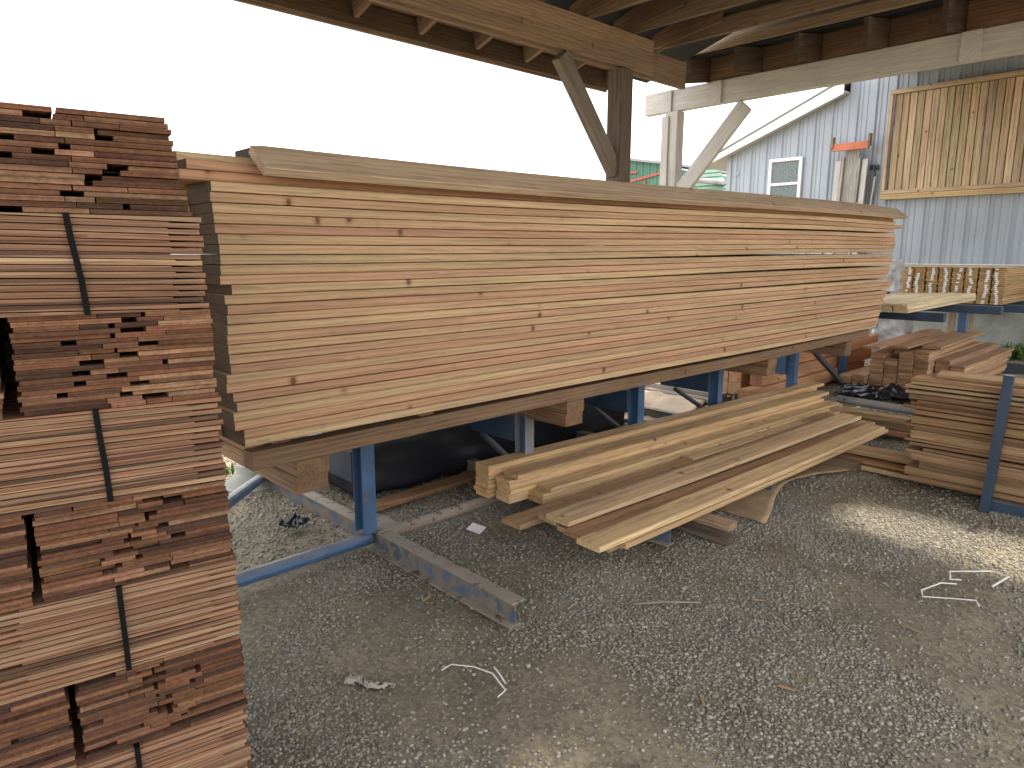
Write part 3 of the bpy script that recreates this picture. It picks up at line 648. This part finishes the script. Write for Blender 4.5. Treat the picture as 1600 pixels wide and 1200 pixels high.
def butt_bundle(s1, width, z, rows, label, seed, slope=None):
    r = random.Random(seed); t = bundle_at(s1 - width, 0, z, label); ph = .2/rows
    def put(w, x, k):
        col = vary(r.choice(CEDARS), .2, r)
        local(t, SHM[w], (x, r.uniform(0, .006) + (.012 if r.random() < .1 else 0), k*ph), (R(r.uniform(-.3, .15)), 0, R(r.uniform(-.5, .5))), col)
    for k in range(rows):
        x = r.uniform(-.004, .004); lim = width + r.uniform(-.004, .004) + (slope or 0)*(rows - k)/rows
        wr = r.choice(SH_W[3:]); put(wr, lim - wr, k); lim -= wr + .0015
        if r.random() < .4:
            wr = r.choice(SH_W[:5]); put(wr, lim - wr, k); lim -= wr + .0015
        while True:
            ok = [a for a in SH_W if a <= lim - x]
            if not ok: break
            w = r.choice(ok[-4:]); put(w, x, k); x += w + .0015
    # rear half of the bundle, butts facing away
    for k in range(rows - 1):
        x = 0.
        while x < width - .15:
            w = r.choice(SH_W[5:]);
            local(t, SHM[w], (x + w, .49, k*ph + ph*.05), (0, 0, R(180)), vary(r.choice(CEDARS), .15, r)); x += w + .002
    return t
def side_bundle(s1, z, label, seed, strap=-.245, slant=0., L=.49):
    r = random.Random(seed); t = bundle_at(s1 - L, 0, z, label); n = 15; p = .1985/n
    for k in range(n):
        for side in (0, 1):
            for dep in (0, 1):
                col = vary(r.choice([(.27, .148, .088), (.31, .182, .112), (.21, .112, .067), (.35, .22, .135), (.12, .065, .041), (.28, .146, .084), (.46, .32, .2)][:7 if r.random() < .25 else 6]), .12, r)
                yy = r.uniform(-.003, .004) + dep*.235; e = r.uniform(-.007, .006); ti = R(r.uniform(-.12, .12))
                if side == 0: local(t, SIDE[0], (0 + e, yy + .22, k*p), (0, 0, R(-90)), col).rotation_euler = (0, ti, R(-90))
                else:
                    # upper wedge, butt at the right, flat face up
                    o = local(t, SIDE[1], (L + e, yy + .22, k*p + p - .0002), (0, R(180), R(90)), col)
                    o.rotation_euler = Euler((0, R(180), R(90) + 0), 'XYZ')
    if strap is not None:
        xs = L + strap - s1; pts = [(xs - .014*slant, .25, .201), (xs - .014*slant, -.006, .201), (xs - .010*slant, -.0085, .15), (xs, -.0085, .07), (xs + .004*slant, -.0085, -.0005)]
        vs, fs = [], []
        for (x, y_, z_) in pts: vs += [(x, y_, z_), (x + .0115, y_, z_)]
        for i in range(len(pts) - 1): fs.append((2*i, 2*i + 1, 2*i + 3, 2*i + 2))
        n0 = len(vs); vs += [(x, y_ + .0012, z_ - .0012) for (x, y_, z_) in vs]
        fs += [tuple(n0 + i for i in reversed(f)) for f in fs]
        mesh_obj('strap', vs, fs, 'strap', t)
    return t
Lz = [1.677, 1.477, 1.277, 1.077, .877, .677, .477, .277, .077]
butt_bundle(-.062, .50, Lz[0], 18, 'topmost shingle bundle of the near stack, butt ends outward', 21, .035)
side_bundle(-.012, Lz[1], 'strapped shingle bundle, second from the top of the near stack', 22, -.25, 1.)
butt_bundle(-.006, .365, Lz[2], 19, 'shingle bundle with butt ends outward, third layer from the top', 23)
side_bundle(-.003, Lz[3], 'strapped shingle bundle in the fourth layer from the top', 24, -.245, .5)
butt_bundle(.0, .375, Lz[4], 19, 'right-hand shingle bundle with dark butt ends, fifth layer from the top', 25)
side_bundle(.004, Lz[5], 'strapped shingle bundle in the sixth layer from the top', 26, -.245, .1)
butt_bundle(.004, .345, Lz[6], 19, 'right-hand shingle bundle with butt ends outward, seventh layer from the top', 27)
side_bundle(.0, Lz[7], 'strapped shingle bundle in the eighth layer from the top', 28, -.245, .1)
butt_bundle(.0, .36, Lz[8], 18, 'lowest right-hand shingle bundle of the near stack', 29)
for i, (z, s1, txt) in enumerate(((Lz[2], -.40, 'third'), (Lz[4], -.394, 'fifth'), (Lz[6], -.36, 'seventh'))):
    butt_bundle(s1, .42, z, 19, 'left-hand shingle bundle at the photo edge, %s layer from the top' % txt, 31 + i)
for i, (z, txt) in enumerate(((Lz[1], 'second'), (Lz[3], 'fourth'), (Lz[5], 'sixth'), (Lz[7], 'eighth'))):
    side_bundle(-.507, z, 'shingle bundle at the photo edge, %s layer from the top' % txt, 41 + i, None)
DEPTH[0] = .495
for i in range(8):
    side_bundle(-.01, Lz[i], 'shingle bundle in the rear row of the near stack, layer %s from the top' % ORD[i + 1], 51 + i, None)
    if i in (1, 2, 4, 6): side_bundle(-.51, Lz[i], 'far left shingle bundle in the rear row, layer %s from the top' % ORD[i + 1], 61 + i, None)
DEPTH[0] = 0.
pal = thing('pallet', 'wooden pallet under the near stack of shingle bundles', 'pallet', (P0[0] - UX*.95, P0[1] - UY*.95, 0), A9)
for k in range(5): board('deck_board', .97, .09, .02, (0, .06 + k*.1, .055), (0, 0, 0), vary(BROWN), 'rough', 'rough_end', pal)
for k in range(3): board('bearer', .5, .04, .06, (.06 + k*.42, .01, -.006), (0, 0, R(90)), vary(BROWN), 'rough', 'rough_end', pal)

# ------------------------------------------------------------------ loose decking piles on the ground channels
DK = [(.65, .44, .235), (.61, .405, .21), (.68, .48, .27), (.55, .36, .19)]
zc = .107; T1 = .0285; W1 = .132
ang = R(-3.4)
def along(x, y, z, L, W, T, a, col, mat, end, lab, cat='board', grp=None, **k):
    o = board('deck_board', L, W, T, (x, y, z), (0, 0, a), col, mat, end, **k); tag(o, lab, cat, grp); return o
cols = [(3.115, 2.69, 7, 4.15), (2.955, 2.73, 6, 3.95), (2.81, 2.86, 2, 3.9)]
for c, (y0, x0, n, L) in enumerate(cols):
    for k in range(n):
        txt = ('rear', 'middle', 'front')[c]
        dz = zc + k*(T1 + .0008)
        along(x0 + rnd.uniform(-.012, .012) + (.05 if (c, k) == (1, 5) else 0) , y0 - (.02 if (c, k) == (1, 5) else 0) + rnd.uniform(-.004, .004), dz, L + rnd.uniform(-.06, .06) + (.15 if c == 0 and k == 6 else 0), W1, T1, ang + R(rnd.uniform(-.12, .12)), vary(DK[rnd.randrange(4)], .08), 'deck', 'pale_end',
              'pale deck board in the %s column of the square-ended pile, %s from the bottom' % (txt, ORD[k + 1]), 'board', 'deck boards of the square-ended pile')
along(2.93, 2.80, zc + 2*(T1 + .001), 3.8, .12, T1, ang + R(.25), (.6, .42, .23), 'deck', 'pale_end', 'honey deck board lying on the front column of the square-ended pile', grp='deck boards of the square-ended pile')
fb = R(-3.2)
p2 = [
    (2.46, 2.60, .125, 3.9, .15, R(-1.5), (.42, .27, .15), 'brown board poking out at the near left of the loose boards'),
    (2.60, 2.46, .150, 3.75, .14, R(-2.6), (.46, .34, .21), 'greyish deck board half hidden under the wide knotty one'),
    (2.57, 2.36, .1865, 3.62, .17, R(-2.2), (.63, .45, .27), 'wide pale knotty board in the middle of the loose boards'),
    (2.60, 2.33, .128, 3.7, .12, R(-3.3), (.5, .36, .2), 'board beneath the brown knotty one among the loose boards'),
    (2.53, 2.20, .157, 3.55, .155, R(-3.0), (.37, .225, .125), 'dark brown knotty board among the loose boards'),
    (2.44, 2.035, .186, 3.5, .15, R(-1.6), (.70, .51, .29), 'pale yellow front board of the loose boards'),
    (2.62, 2.00, .155, 3.4, .12, R(-1.3), (.55, .38, .2), 'board right below the pale yellow front board'),
    (2.58, 2.08, .126, 3.5, .14, R(-1.2), (.5, .36, .2), 'lowest board below the pale yellow front board'),
    (4.3, 2.77, .150, 2.35, .06, R(-3.4), (.6, .45, .25), 'narrow pale strip behind the loose boards at their far end'),
    (4.4, 2.68, .140, 2.35, .06, R(-3.2), (.55, .39, .21), 'narrow honey strip between the two piles at their far end'),
    (4.2, 2.60, .130, 2.75, .1, R(-2.8), (.6, .44, .25), 'pale board sticking out farthest between the two piles'),
    (4.6, 2.33, .1, 1.75, .14, R(-4), (.45, .31, .19), 'short brownish board end under the loose boards, far end')]
for x, y_, z, L, W, a, col, lab in p2:
    along(x, y_, z, L, W, .0285, a, col, 'deck', 'pale_end', lab, grp='loose boards in front of the pile', seg=10, bend=lambda x: (0, -.006*math.sin(x*.85)))
for k, (x, y_, z, L) in enumerate(((3.40, 1.80, .0, .9), (3.385, 1.83, .045, .85), (3.40, 1.795, .083, .8))):
    tag(board('dunnage', L, .095, .04, (x, y_, z - .005), (0, 0, R(91)), ((.16, .12, .09), (.1, .075, .06), (.42, .3, .19))[k], 'rough', 'rough_end'),
        ('lowest', 'middle dark', 'topmost pale')[k] + ' dunnage block under the near end of the loose boards', 'dunnage', 'dunnage under the loose boards')
tag(board('dunnage', .9, .095, .1, (5.2, 1.78, -.005), (0, 0, R(90)), (.2, .14, .09), 'rough', 'rough_end'), 'dark dunnage block under the far end of the loose boards', 'dunnage', 'dunnage under the loose boards')

def sheet(name, cx, cy, lx, ly, rot, z, mat, seed, amp=.05, nx=36, ny=26, thick=.0, edge=.2, parent=None, lift_edge=None):
    """crumpled sheet with ragged outline"""
    vs, fs = [], []; ca, sa = math.cos(rot), math.sin(rot)
    for i in range(nx + 1):
        for j in range(ny + 1):
            u, v = i/nx - .5, j/ny - .5
            k = 1 + edge*(float(vnoise(math.atan2(v, u)*2 + 9, 1.5, seed)) - .5)
            x, y = u*lx*k, v*ly*k
            n1 = float(vnoise(u*5 + 3, v*5 + 7, seed + 1)); n2 = float(vnoise(u*13 + 3, v*13 + 1, seed + 2)); n3 = float(vnoise(u*30, v*30, seed + 3))
            h = abs(n1 - .5)*1.3 + abs(n2 - .5)*.6 + n3*.12
            h *= amp
            if lift_edge: h += lift_edge(u, v)
            gx_, gy_ = cx + x*ca - y*sa, cy + x*sa + y*ca
            vs.append((gx_, gy_, z + float(ground_z(gx_, gy_))*(1 if z < .1 else 0) + h))
    for i in range(nx):
        for j in range(ny): a = i*(ny + 1) + j; fs.append((a, a + ny + 1, a + ny + 2, a + 1))
    o = mesh_obj(name, vs, fs, mat, parent, smooth=True)
    sm = o.modifiers.new('thickness', 'SOLIDIFY'); sm.thickness = .003
    return o
def brown_sheet():
    nx, ny, vs, fs = 40, 18, [], []
    for i in range(nx + 1):
        u = i/nx
        ya = 1.80 + .30*math.sin(math.pi*min(1, u*1.05))**1.3*(.55 + .3*u); x0 = 3.80 + u*1.5
        for j in range(ny + 1):
            v = j/ny; x = x0 + .12*v*(1 - u); y_ = ya + (2.62 - ya)*v
            h = .012 + .05*math.exp(-((u - .45)/.25)**2)*(1 - v)**2 + .012*float(vnoise(x*6, y_*6, 5)) + .05*max(0, u - .6)*(1 - v)
            vs.append((x, y_, float(ground_z(x, y_)) + h))
    for i in range(nx):
        for j in range(ny): a = i*(ny + 1) + j; fs.append((a, a + ny + 1, a + ny + 2, a + 1))
    o = mesh_obj('brown_sheet', vs, fs, 'card', smooth=True); o.modifiers.new('thickness', 'SOLIDIFY').thickness = .004
    return tag(o, 'brown fibre sheet curling on the gravel beneath the loose boards', 'sheet')
brown_sheet()

# ------------------------------------------------------------------ behind the rack
def wrapped(name, x0, x1, y0, y1, z0, z1, mat, seed, amp, lab, cat):
    bm = bmesh.new(); bmesh.ops.create_cube(bm, size=1); bmesh.ops.subdivide_edges(bm, edges=bm.edges[:], cuts=22, use_grid_fill=True)
    for v in bm.verts:
        n = v.co.copy(); n = Vector((n.x if abs(n.x) > .49 else 0, n.y if abs(n.y) > .49 else 0, n.z if abs(n.z) > .49 else 0)).normalized()
        x, y, z = (x0 + x1)/2 + v.co.x*(x1 - x0), (y0 + y1)/2 + v.co.y*(y1 - y0), (z0 + z1)/2 + v.co.z*(z1 - z0)
        h = float(vnoise(x*4 + z*6, y*4 + z*3, seed)) + .5*float(vnoise(x*11 + z*9, y*11 - z*13, seed + 1)) - .75
        v.co = Vector((x, y, z)) + n*h*amp
    me = bpy.data.meshes.new(name); bm.to_mesh(me); bm.free(); me.materials.append(M[mat]); me.polygons.foreach_set('use_smooth', [True]*len(me.polygons))
    o = bpy.data.objects.new(name, me); COL.objects.link(o); return tag(o, lab, cat)
wrapped('tarped_pile', 2.2, 5.0, 3.78, 4.8, .03, .72, 'tarp', 61, .05, 'low pile wrapped in black tarp behind the blue rack', 'tarped pile')
tag(board('ground_plank', 3.0, .12, .035, (2.2, 3.62, .005), (0, 0, R(2)), (.36, .2, .1), 'rough', 'rough_end'), 'brown plank on the ground along the black tarped pile', 'plank')
tag(sheet('plastic_bag', 1.70, 3.63, .13, .11, R(30), .03, 'plastic', 63, .08, 12, 12, edge=.4), 'crumpled black plastic scrap on the ground channel below the crib', 'plastic scrap')
def lathe(name, prof, mat, loc, n=28, parent=None):
    vs, fs = [], []
    for r_, z in prof:
        for k in range(n): t = 2*math.pi*k/n; vs.append((r_*math.cos(t), r_*math.sin(t), z))
    for i in range(len(prof) - 1):
        for k in range(n): fs.append((i*n + k, i*n + (k + 1) % n, (i + 1)*n + (k + 1) % n, (i + 1)*n + k))
    fs.append(tuple(range((len(prof) - 1)*n, len(prof)*n)))
    return mesh_obj(name, vs, fs, mat, parent, smooth=False, loc=loc)
tag(lathe('pier_footing', [(.19, -.03), (.19, .02), (.175, .03), (.10, .11), (.095, .16), (.085, .165)], 'concrete', (1.86, 4.60, 0)), 'round flared concrete footing behind the leaning blue pipe', 'footing')
tag(sheet('lumber_wrap', 5.9, 4.3, 1.5, 1.3, R(20), .015, 'wrap', 71, .06, 30, 26), 'tan lumber wrap sheet lying flat beyond the black tarp', 'wrap')
for k, (x, w) in enumerate(((6.62, .16), (6.82, .16), (6.72, .15))):
    tag(board('grey_plank', 1.7, w, .045, (x, 3.75, .005 + (.048 if k == 2 else 0)), (0, 0, R(88)), (.4, .37, .33), 'old', 'old_end'), '%s weathered grey plank lying beyond the blue posts' % ('nearest', 'farther', 'topmost')[k], 'plank', 'grey planks on the gravel')
SQ = (.56, .35, .2)
for c in range(4):
    for k in range(3):
        tag(board('squared_timber', 2.3 + rnd.uniform(-.1, .1), .15, .142, (7.02 + rnd.uniform(-.03, .03) + .02*c, 4.32 - c*.168, .03 + k*.146), (0, 0, R(rnd.uniform(-.4, .4))), vary(SQ, .1), 'deck', 'pale_end'),
            'squared pale timber beyond the rack, %s column from the left, %s' % (ORD[c + 1], ('bottom', 'middle', 'top')[k]), 'timber', 'squared timbers beyond the rack')
for k in range(3):
    tag(board('long_timber', 3.0, .14, .15, (6.7 + .3*k, 3.50 + .03*k, .03 + k*.153), (0, 0, R(-1)), vary((.50, .27, .14), .1), 'deck', 'rough_end'), 'long reddish timber beyond the stack, %s of its pile' % ('lowest', 'middle one', 'topmost')[k], 'timber', 'long reddish timbers')

# ------------------------------------------------------------------ right hand boards on the blue post rack
rr = thing('side_rack', 'low blue steel rack with an upright holding the brown board stack at right', 'rack')
prism('upright', [(.0, .0), (.052, 0), (.052, .052), (.0, .052)], (-.02, .875), 'shaded_navy', rr, axis='Z', loc=(4.95, .915, 0), rot=(R(2), R(1.6), 0))
box('base_rail', (5.02, -.9, -.01), (5.1, .93, .072), 'shaded_navy', rr, .004)
box('upright', (8.6, 1.12, -.02), (8.68, 1.20, .62), 'blue', rr, .004)
box('base_rail', (8.6, .5, 0), (8.68, 1.11, .1), 'darksteel', rr, .004)
box('base_rail', (5.11, .86, .01), (8.59, .93, .1), 'darksteel', rr, .004)
zz = .075; k = 0; RB = [(.31, .19, .1), (.27, .165, .09), (.36, .235, .13), (.24, .14, .078), (.38, .27, .16)]
rws = [(.028, 0), (.02, .03), (.06, 0), (.03, -.01), (.024, .1), (.055, .0), (.024, -.02), (.022, .02), (.07, 0.), (.022, .03), (.03, .01), (.024, -.02), (.05, .0), (.022, .05), (.024, .12), (.1, .0), (.085, .02)]
rnd2 = random.Random(5)
rws = []
while sum(t + .0035 for t, e in rws) < .70 and len(rws) < 28:
    rws.append((rnd2.choice([.02, .022, .024, .028, .034, .05]), rnd2.choice([0, 0, .02, -.015, .035, .07])))
for k, (t, e) in enumerate(rws):
    yr = 1.475 + rnd2.uniform(-.05, .03) - e*1.4
    dx = rnd2.uniform(-.022, .022)
    o = board('brown_board', 2.5, .22, t, (5.06 + .12 + dx, yr, zz), (R(rnd2.uniform(-1.5, 1.5)), R(rnd2.uniform(-.35, .35)), R(-90 + rnd2.uniform(-.5, .5))), vary(RB[rnd2.randrange(5)], .1, rnd2), 'deck', 'pale_end', seg=8, bend=lambda x, k=k: (0, .006*math.sin(x*1.1 + k)))
    tag(o, 'brown board in the stack behind the blue upright, %s from the bottom' % ORD[k + 1], 'board', 'brown boards in the side rack'); zz += t + .0035
    o = board('brown_board', 2.5, .25, t, (5.06 + .36 + dx, yr - .06, zz - t - .0035), (0, 0, R(-90)), vary(RB[rnd2.randrange(5)], .1, rnd2), 'deck', 'pale_end')
    tag(o, 'board hidden behind the front of the side rack stack', 'board', 'inner boards of the side rack stack')
tag(board('brown_board', 2.2, .1, .03, (5.19, 1.33, zz + .01), (R(12), 0, R(-90)), (.40, .27, .15), 'deck', 'pale_end'), 'light-edged board lying on top of the side rack stack', 'board', 'brown boards in the side rack')
for j, (x, y0, L, z, t, col, lab) in enumerate((
    (5.33, 1.98, 1.6, .02, .03, (.5, .35, .2), 'pale knotty board end low on the gravel left of the side rack'),
    (5.36, 2.03, 1.6, .06, .026, (.42, .24, .13), 'reddish middle board of the low pile left of the side rack'),
    (5.42, 2.20, 1.7, .10, .05, (.45, .31, .18), 'top board of the low pile left of the side rack'),
    (6.55, 2.55, 2.0, .015, .045, (.47, .25, .15), 'reddish lowest board of the pile behind the loose boards'),
    (6.58, 2.62, 2.0, .064, .055, (.27, .2, .13), 'grey brown middle board of the pile behind the loose boards'),
    (6.57, 2.66, 2.0, .123, .05, (.46, .32, .18), 'light top board of the pile behind the loose boards'))):
    tag(board('offcut_board', L, .13, t, (x, y0, z), (0, 0, R(-90 + (j % 3 - 1)*1.2)), col, 'deck', 'pale_end'), lab, 'board')
tag(tube('pipe', [(6.85, 2.6, .20), (6.78, 1.5, .20)], .038, 'galv', None, 14), 'grey blue steel pipe lying behind the low board pile', 'pipe')

# cedar board packs, far right
RED = [(.44, .27, .155), (.38, .22, .125), (.5, .315, .185), (.35, .21, .125)]
hts = [4, 5, 15, 17, 16, 17, 13, 11]
for c, n in enumerate(hts):
    yy = 3.20 - c*.152; xo = 8.72 + (.0 if c > 1 else -.12) + rnd.uniform(-.03, .03)
    for k in range(n):
        if c < 2 and k < 0: continue
        jt = rnd.uniform(-.012, .012) + (.3 if (c == 3 and k > 12) else 0) + (.25 if c in (6, 7) and k > 6 else 0)
        o = board('cedar_board', 2.3, .142, .0245, (xo + jt, yy + rnd.uniform(-.004, .004), .05 + k*.0252 + (k//4)*.003), (0, 0, R(rnd.uniform(-.5, .5) + (2.5 if k > 13 else 0))), vary(RED[rnd.randrange(4)], .12), 'deck', 'pale_end')
        tag(o, 'reddish cedar board in the far packs, %s column, %s from bottom' % (ORD[c + 1], ORD[k + 1]), 'board', 'reddish cedar boards')
for k, (x, y_, a, L) in enumerate(((8.55, 2.92, 1.5, 2.6), (8.8, 2.70, -1, 2.3), (9.0, 2.42, 2, 2.3))):
    tag(board('cedar_board', L, .19, .028, (x, y_, .500 + .001*k), (0, 0, R(a)), vary((.36, .22, .13)), 'deck', 'pale_end'), '%s wide board laid on top of the reddish cedar packs' % ('leftmost', 'middle', 'rightmost')[k], 'board', 'top boards of the cedar packs')
tag(sheet('plastic_sheet', 8.25, 2.62, .55, .95, R(4), .02, 'plastic', 81, .13, 44, 44), 'crumpled black plastic sheet on the gravel before the cedar packs', 'plastic sheet')

# upper level: long pale boards and labelled picket bundles on blue arms
ur = thing('picket_rack', 'blue steel rack with long arms carrying picket bundles by the concrete wall', 'rack')
for x, y0, y1, z in ((8.55, 2.2, 3.5, .86), (10.1, 2.0, 3.6, .86), (11.5, 1.9, 3.7, .80), (12.6, 1.5, 3.7, .80)):
    box('arm', (x - .05, y0, z), (x + .05, y1, z + .10), 'shaded_navy', ur, .004)
for x, y_ in ((8.55, 3.55), (10.1, 3.65), (11.5, 3.75)): box('post', (x - .05, y_, -.02), (x + .05, y_ + .1, 1.1), 'blue', ur, .004)
box('post', (10.9, 2.55, -.02), (11.0, 2.65, .86), 'blue', ur, .004)
for c in range(5):
    for k in range(3):
        tag(board('pale_board', 2.95 + rnd.uniform(-.03, .03) - c*.12, .14, .031, (8.15 + rnd.uniform(-.02, .02), 2.53 + c*.158 + rnd.uniform(-.003, .003), .963 + k*.0325), (0, 0, R(1.2)), vary((.70, .57, .37), .05), 'deck', 'pale_end'),
            'long pale board on the upper arms, %s from the front, %s of three' % (ORD[c + 1], ('lowest', 'middle', 'topmost')[k]), 'board', 'long pale boards on the upper arms')
PK = (.50, .33, .16)
for c in range(8):
    yy = 3.46 - c*.162
    t = thing('picket_bundle', 'bundle of cedar pickets with white end labels, %s from the left' % ORD[c + 1], 'picket bundle', (11.3, yy, .905), 0, 'labelled picket bundles')
    path = 0
    for k in range(18):
        board('picket', 1.75, .142, .0232, (rnd.uniform(-.004, .02), rnd.uniform(-.007, .007), k*.0272), (0, 0, 0), vary(PK, .16), 'deck', 'pale_end', t)
        path = max(-.035, min(.035, path + rnd.uniform(-.012, .012)))
        if rnd.random() < .85: box('label_tag', (-.0075, path - .018 - rnd.uniform(0, .008), k*.0272 + .001), (-.0055, path + .018, k*.0272 + .0245), 'tagpaper', t, 0)
    board('cover_board', 1.76, .15, .012, (-.03, 0, 18*.0272 + .001), (0, 0, 0), vary((.6, .5, .36)), 'deck', 'pale_end', t)
wrapped('film_wrap', 10.4, 10.75, 3.33, 3.62, 1.07, 1.50, 'film', 91, .12, 'crumpled clear plastic film hanging beside the picket bundles', 'plastic film')
wrapped('film_wrap', 10.6, 10.9, 3.2, 3.62, .25, .72, 'film', 93, .08, 'white plastic wrapped bundle under the blue arms', 'wrapped bundle')
for k, (x, y_) in enumerate(((12.0, 3.0), (12.05, 2.78))):
    tag(board('upright_board', 1.0, .1, .035, (x, y_, -.02), (0, R(-88), 0), (.5, .4, .28), 'old', 'old_end'), '%s pale board standing behind the blue arms' % ('left', 'right')[k], 'board')
tag(box('dark_trough', (11.2, 1.4, -.02), (11.3, 2.6, .14), 'darksteel'), 'dark steel beam on the ground before the weeds', 'beam')

# ------------------------------------------------------------------ weeds and litter
def weed(x, y_, z, n, h, sp, lab, seed, grp, name='weed'):
    r = random.Random(seed); vs, fs = [], []
    for i in range(n):
        a = r.uniform(0, 6.28); rr_ = sp*math.sqrt(r.random()); bx, by = rr_*math.cos(a), rr_*math.sin(a)
        hh = h*r.uniform(.4, 1); lean_ = r.uniform(.1, .6)*hh; a2 = r.uniform(0, 6.28); w = r.uniform(.004, .012)*(1 + h*2)
        dx, dy = math.cos(a2), math.sin(a2); m = len(vs)
        for t, ww in ((0, .6), (.35, 1), (.7, .8), (1, 0.05)):
            px, py, pz = bx + dx*lean_*t*t, by + dy*lean_*t*t, hh*t*(1 - .25*t)
            vs += [(px - dy*w*ww, py + dx*w*ww, pz), (px + dy*w*ww, py - dx*w*ww, pz)]
        for j in range(3): fs.append((m + 2*j, m + 2*j + 1, m + 2*j + 3, m + 2*j + 2))
    return tag(mesh_obj(name, vs, fs, 'leaf', loc=(x, y_, z)), lab, 'weed', grp)
weed(1.72, 5.0, 0, 130, .13, .16, 'tuft of bright weeds beyond the leaning blue pipe', 1, 'weeds')
weed(6.7, 5.3, 0, 120, .2, .4, 'weeds beyond the tan wrap sheet', 2, 'weeds')
for k in range(5): weed(12.6 + rnd.uniform(-.2, .3), 2.75 - k*.26, 0, 110, .3 + rnd.uniform(-.08, .1), .22, 'weeds at the foot of the concrete wall, %s from the left' % ORD[k + 1], 11 + k, 'weeds along the concrete wall')
def gz(x, y_): return float(ground_z(x, y_))
card = tag(box('white_card', (2.45, 2.88, 0), (2.53, 2.97, .003), 'paper', None, 0), 'small white card lying on the dust near the square-ended pile', 'card')
card.location = (2.49, 2.93, gz(2.49, 2.93) + .018); card.rotation_euler = (R(10), R(-9), R(20))
def strip(name, pts, r, mat, lab, cat):
    return tag(tube(name, [(x, y_, gz(x, y_) + .018 + z) for x, y_, z in pts], r*1.1, mat, None, 6, flat=.6), lab, cat)
strip('strapping', [(3.81, .778, 0), (3.786, .819, .0), (3.863, .842, .005), (3.977, .685, .012), (3.953, .614, .012), (3.80, .648, 0)], .0052, 'cord', 'bent white strapping strip nearest the sun patch', 'strapping')
strip('strapping', [(3.746, .781, 0), (3.682, .833, .01), (3.556, .881, .006), (3.49, .856, .0), (3.539, .742, .01), (3.571, .662, .008), (3.543, .641, 0)], .0042, 'cord', 'curved white strapping strip on the gravel at right', 'strapping')
strip('twine', [(1.50, 1.985, 0), (1.542, 1.976, .01), (1.598, 1.905, .012), (1.622, 1.818, .008), (1.602, 1.741, 0), (1.594, 1.715, 0), (1.547, 1.706, 0)], .0032, 'cord', 'thin white plastic twine curling on the foreground gravel', 'twine')
strip('twine', [(1.663, 1.856, 0), (1.64, 1.80, .006), (1.622, 1.744, .0)], .0035, 'cord', 'short white twine piece beside the curling one', 'twine')
strip('stick', [(2.46, 1.77, 0), (2.57, 1.67, .006), (2.69, 1.555, 0)], .007, 'rust', 'thin brown stick on the gravel below the loose boards', 'stick')
strip('twig', [(1.93, 2.19, 0), (1.95, 2.14, .03), (1.90, 2.11, 0)], .003, 'rust', 'small brown twig against the ground channel', 'twig')
for k, (x, y_, L, a) in enumerate(((2.05, 1.15, .07, 40), (2.9, 1.35, .05, 120), (1.75, 2.45, .06, 15), (3.1, .75, .08, 75), (1.35, 1.35, .05, 160), (2.35, .95, .06, 100))):
    tag(board('splinter', L, .012, .006, (x, y_, gz(x, y_) + .008), (R(8), R(4), R(a)), vary((.45, .3, .17), .2), 'rough', 'rough_end'), ('wood splinter left of the ground channel' if k == 2 else 'tiny wood splinter on the open gravel, %s from the shingle stack' % ORD[(4, 5, 1, 6, 2, 3)[k]]), 'splinter', 'splinters on the gravel')
def rag():
    r = random.Random(4); vs, fs = [], []; n = 26; m = 9
    for i in range(n + 1):
        t = i/n; cx = 1.192 + .11*t + .012*math.sin(t*9); cy = 2.186 - .165*t + .008*math.sin(t*7); w = .019*(1 - .65*t) + .007*abs(math.sin(t*14))
        for j in range(m + 1):
            u = j/m - .5
            vs.append((cx + u*w*1.5 + r.uniform(-.004, .004), cy + u*w*1.2 + r.uniform(-.004, .004), gz(cx, cy) + .012 + (.25 - u*u)*.07*(1 - .5*t) + r.uniform(-.006, .009)))
    for i in range(n):
        for j in range(m): a = i*(m + 1) + j; fs.append((a, a + m + 1, a + m + 2, a + 1))
    o = mesh_obj('rag', vs, fs, 'rag', smooth=True); o.modifiers.new('thickness', 'SOLIDIFY').thickness = .004
    return tag(o, 'crumpled dirty white rag on the foreground gravel', 'rag')
rag()
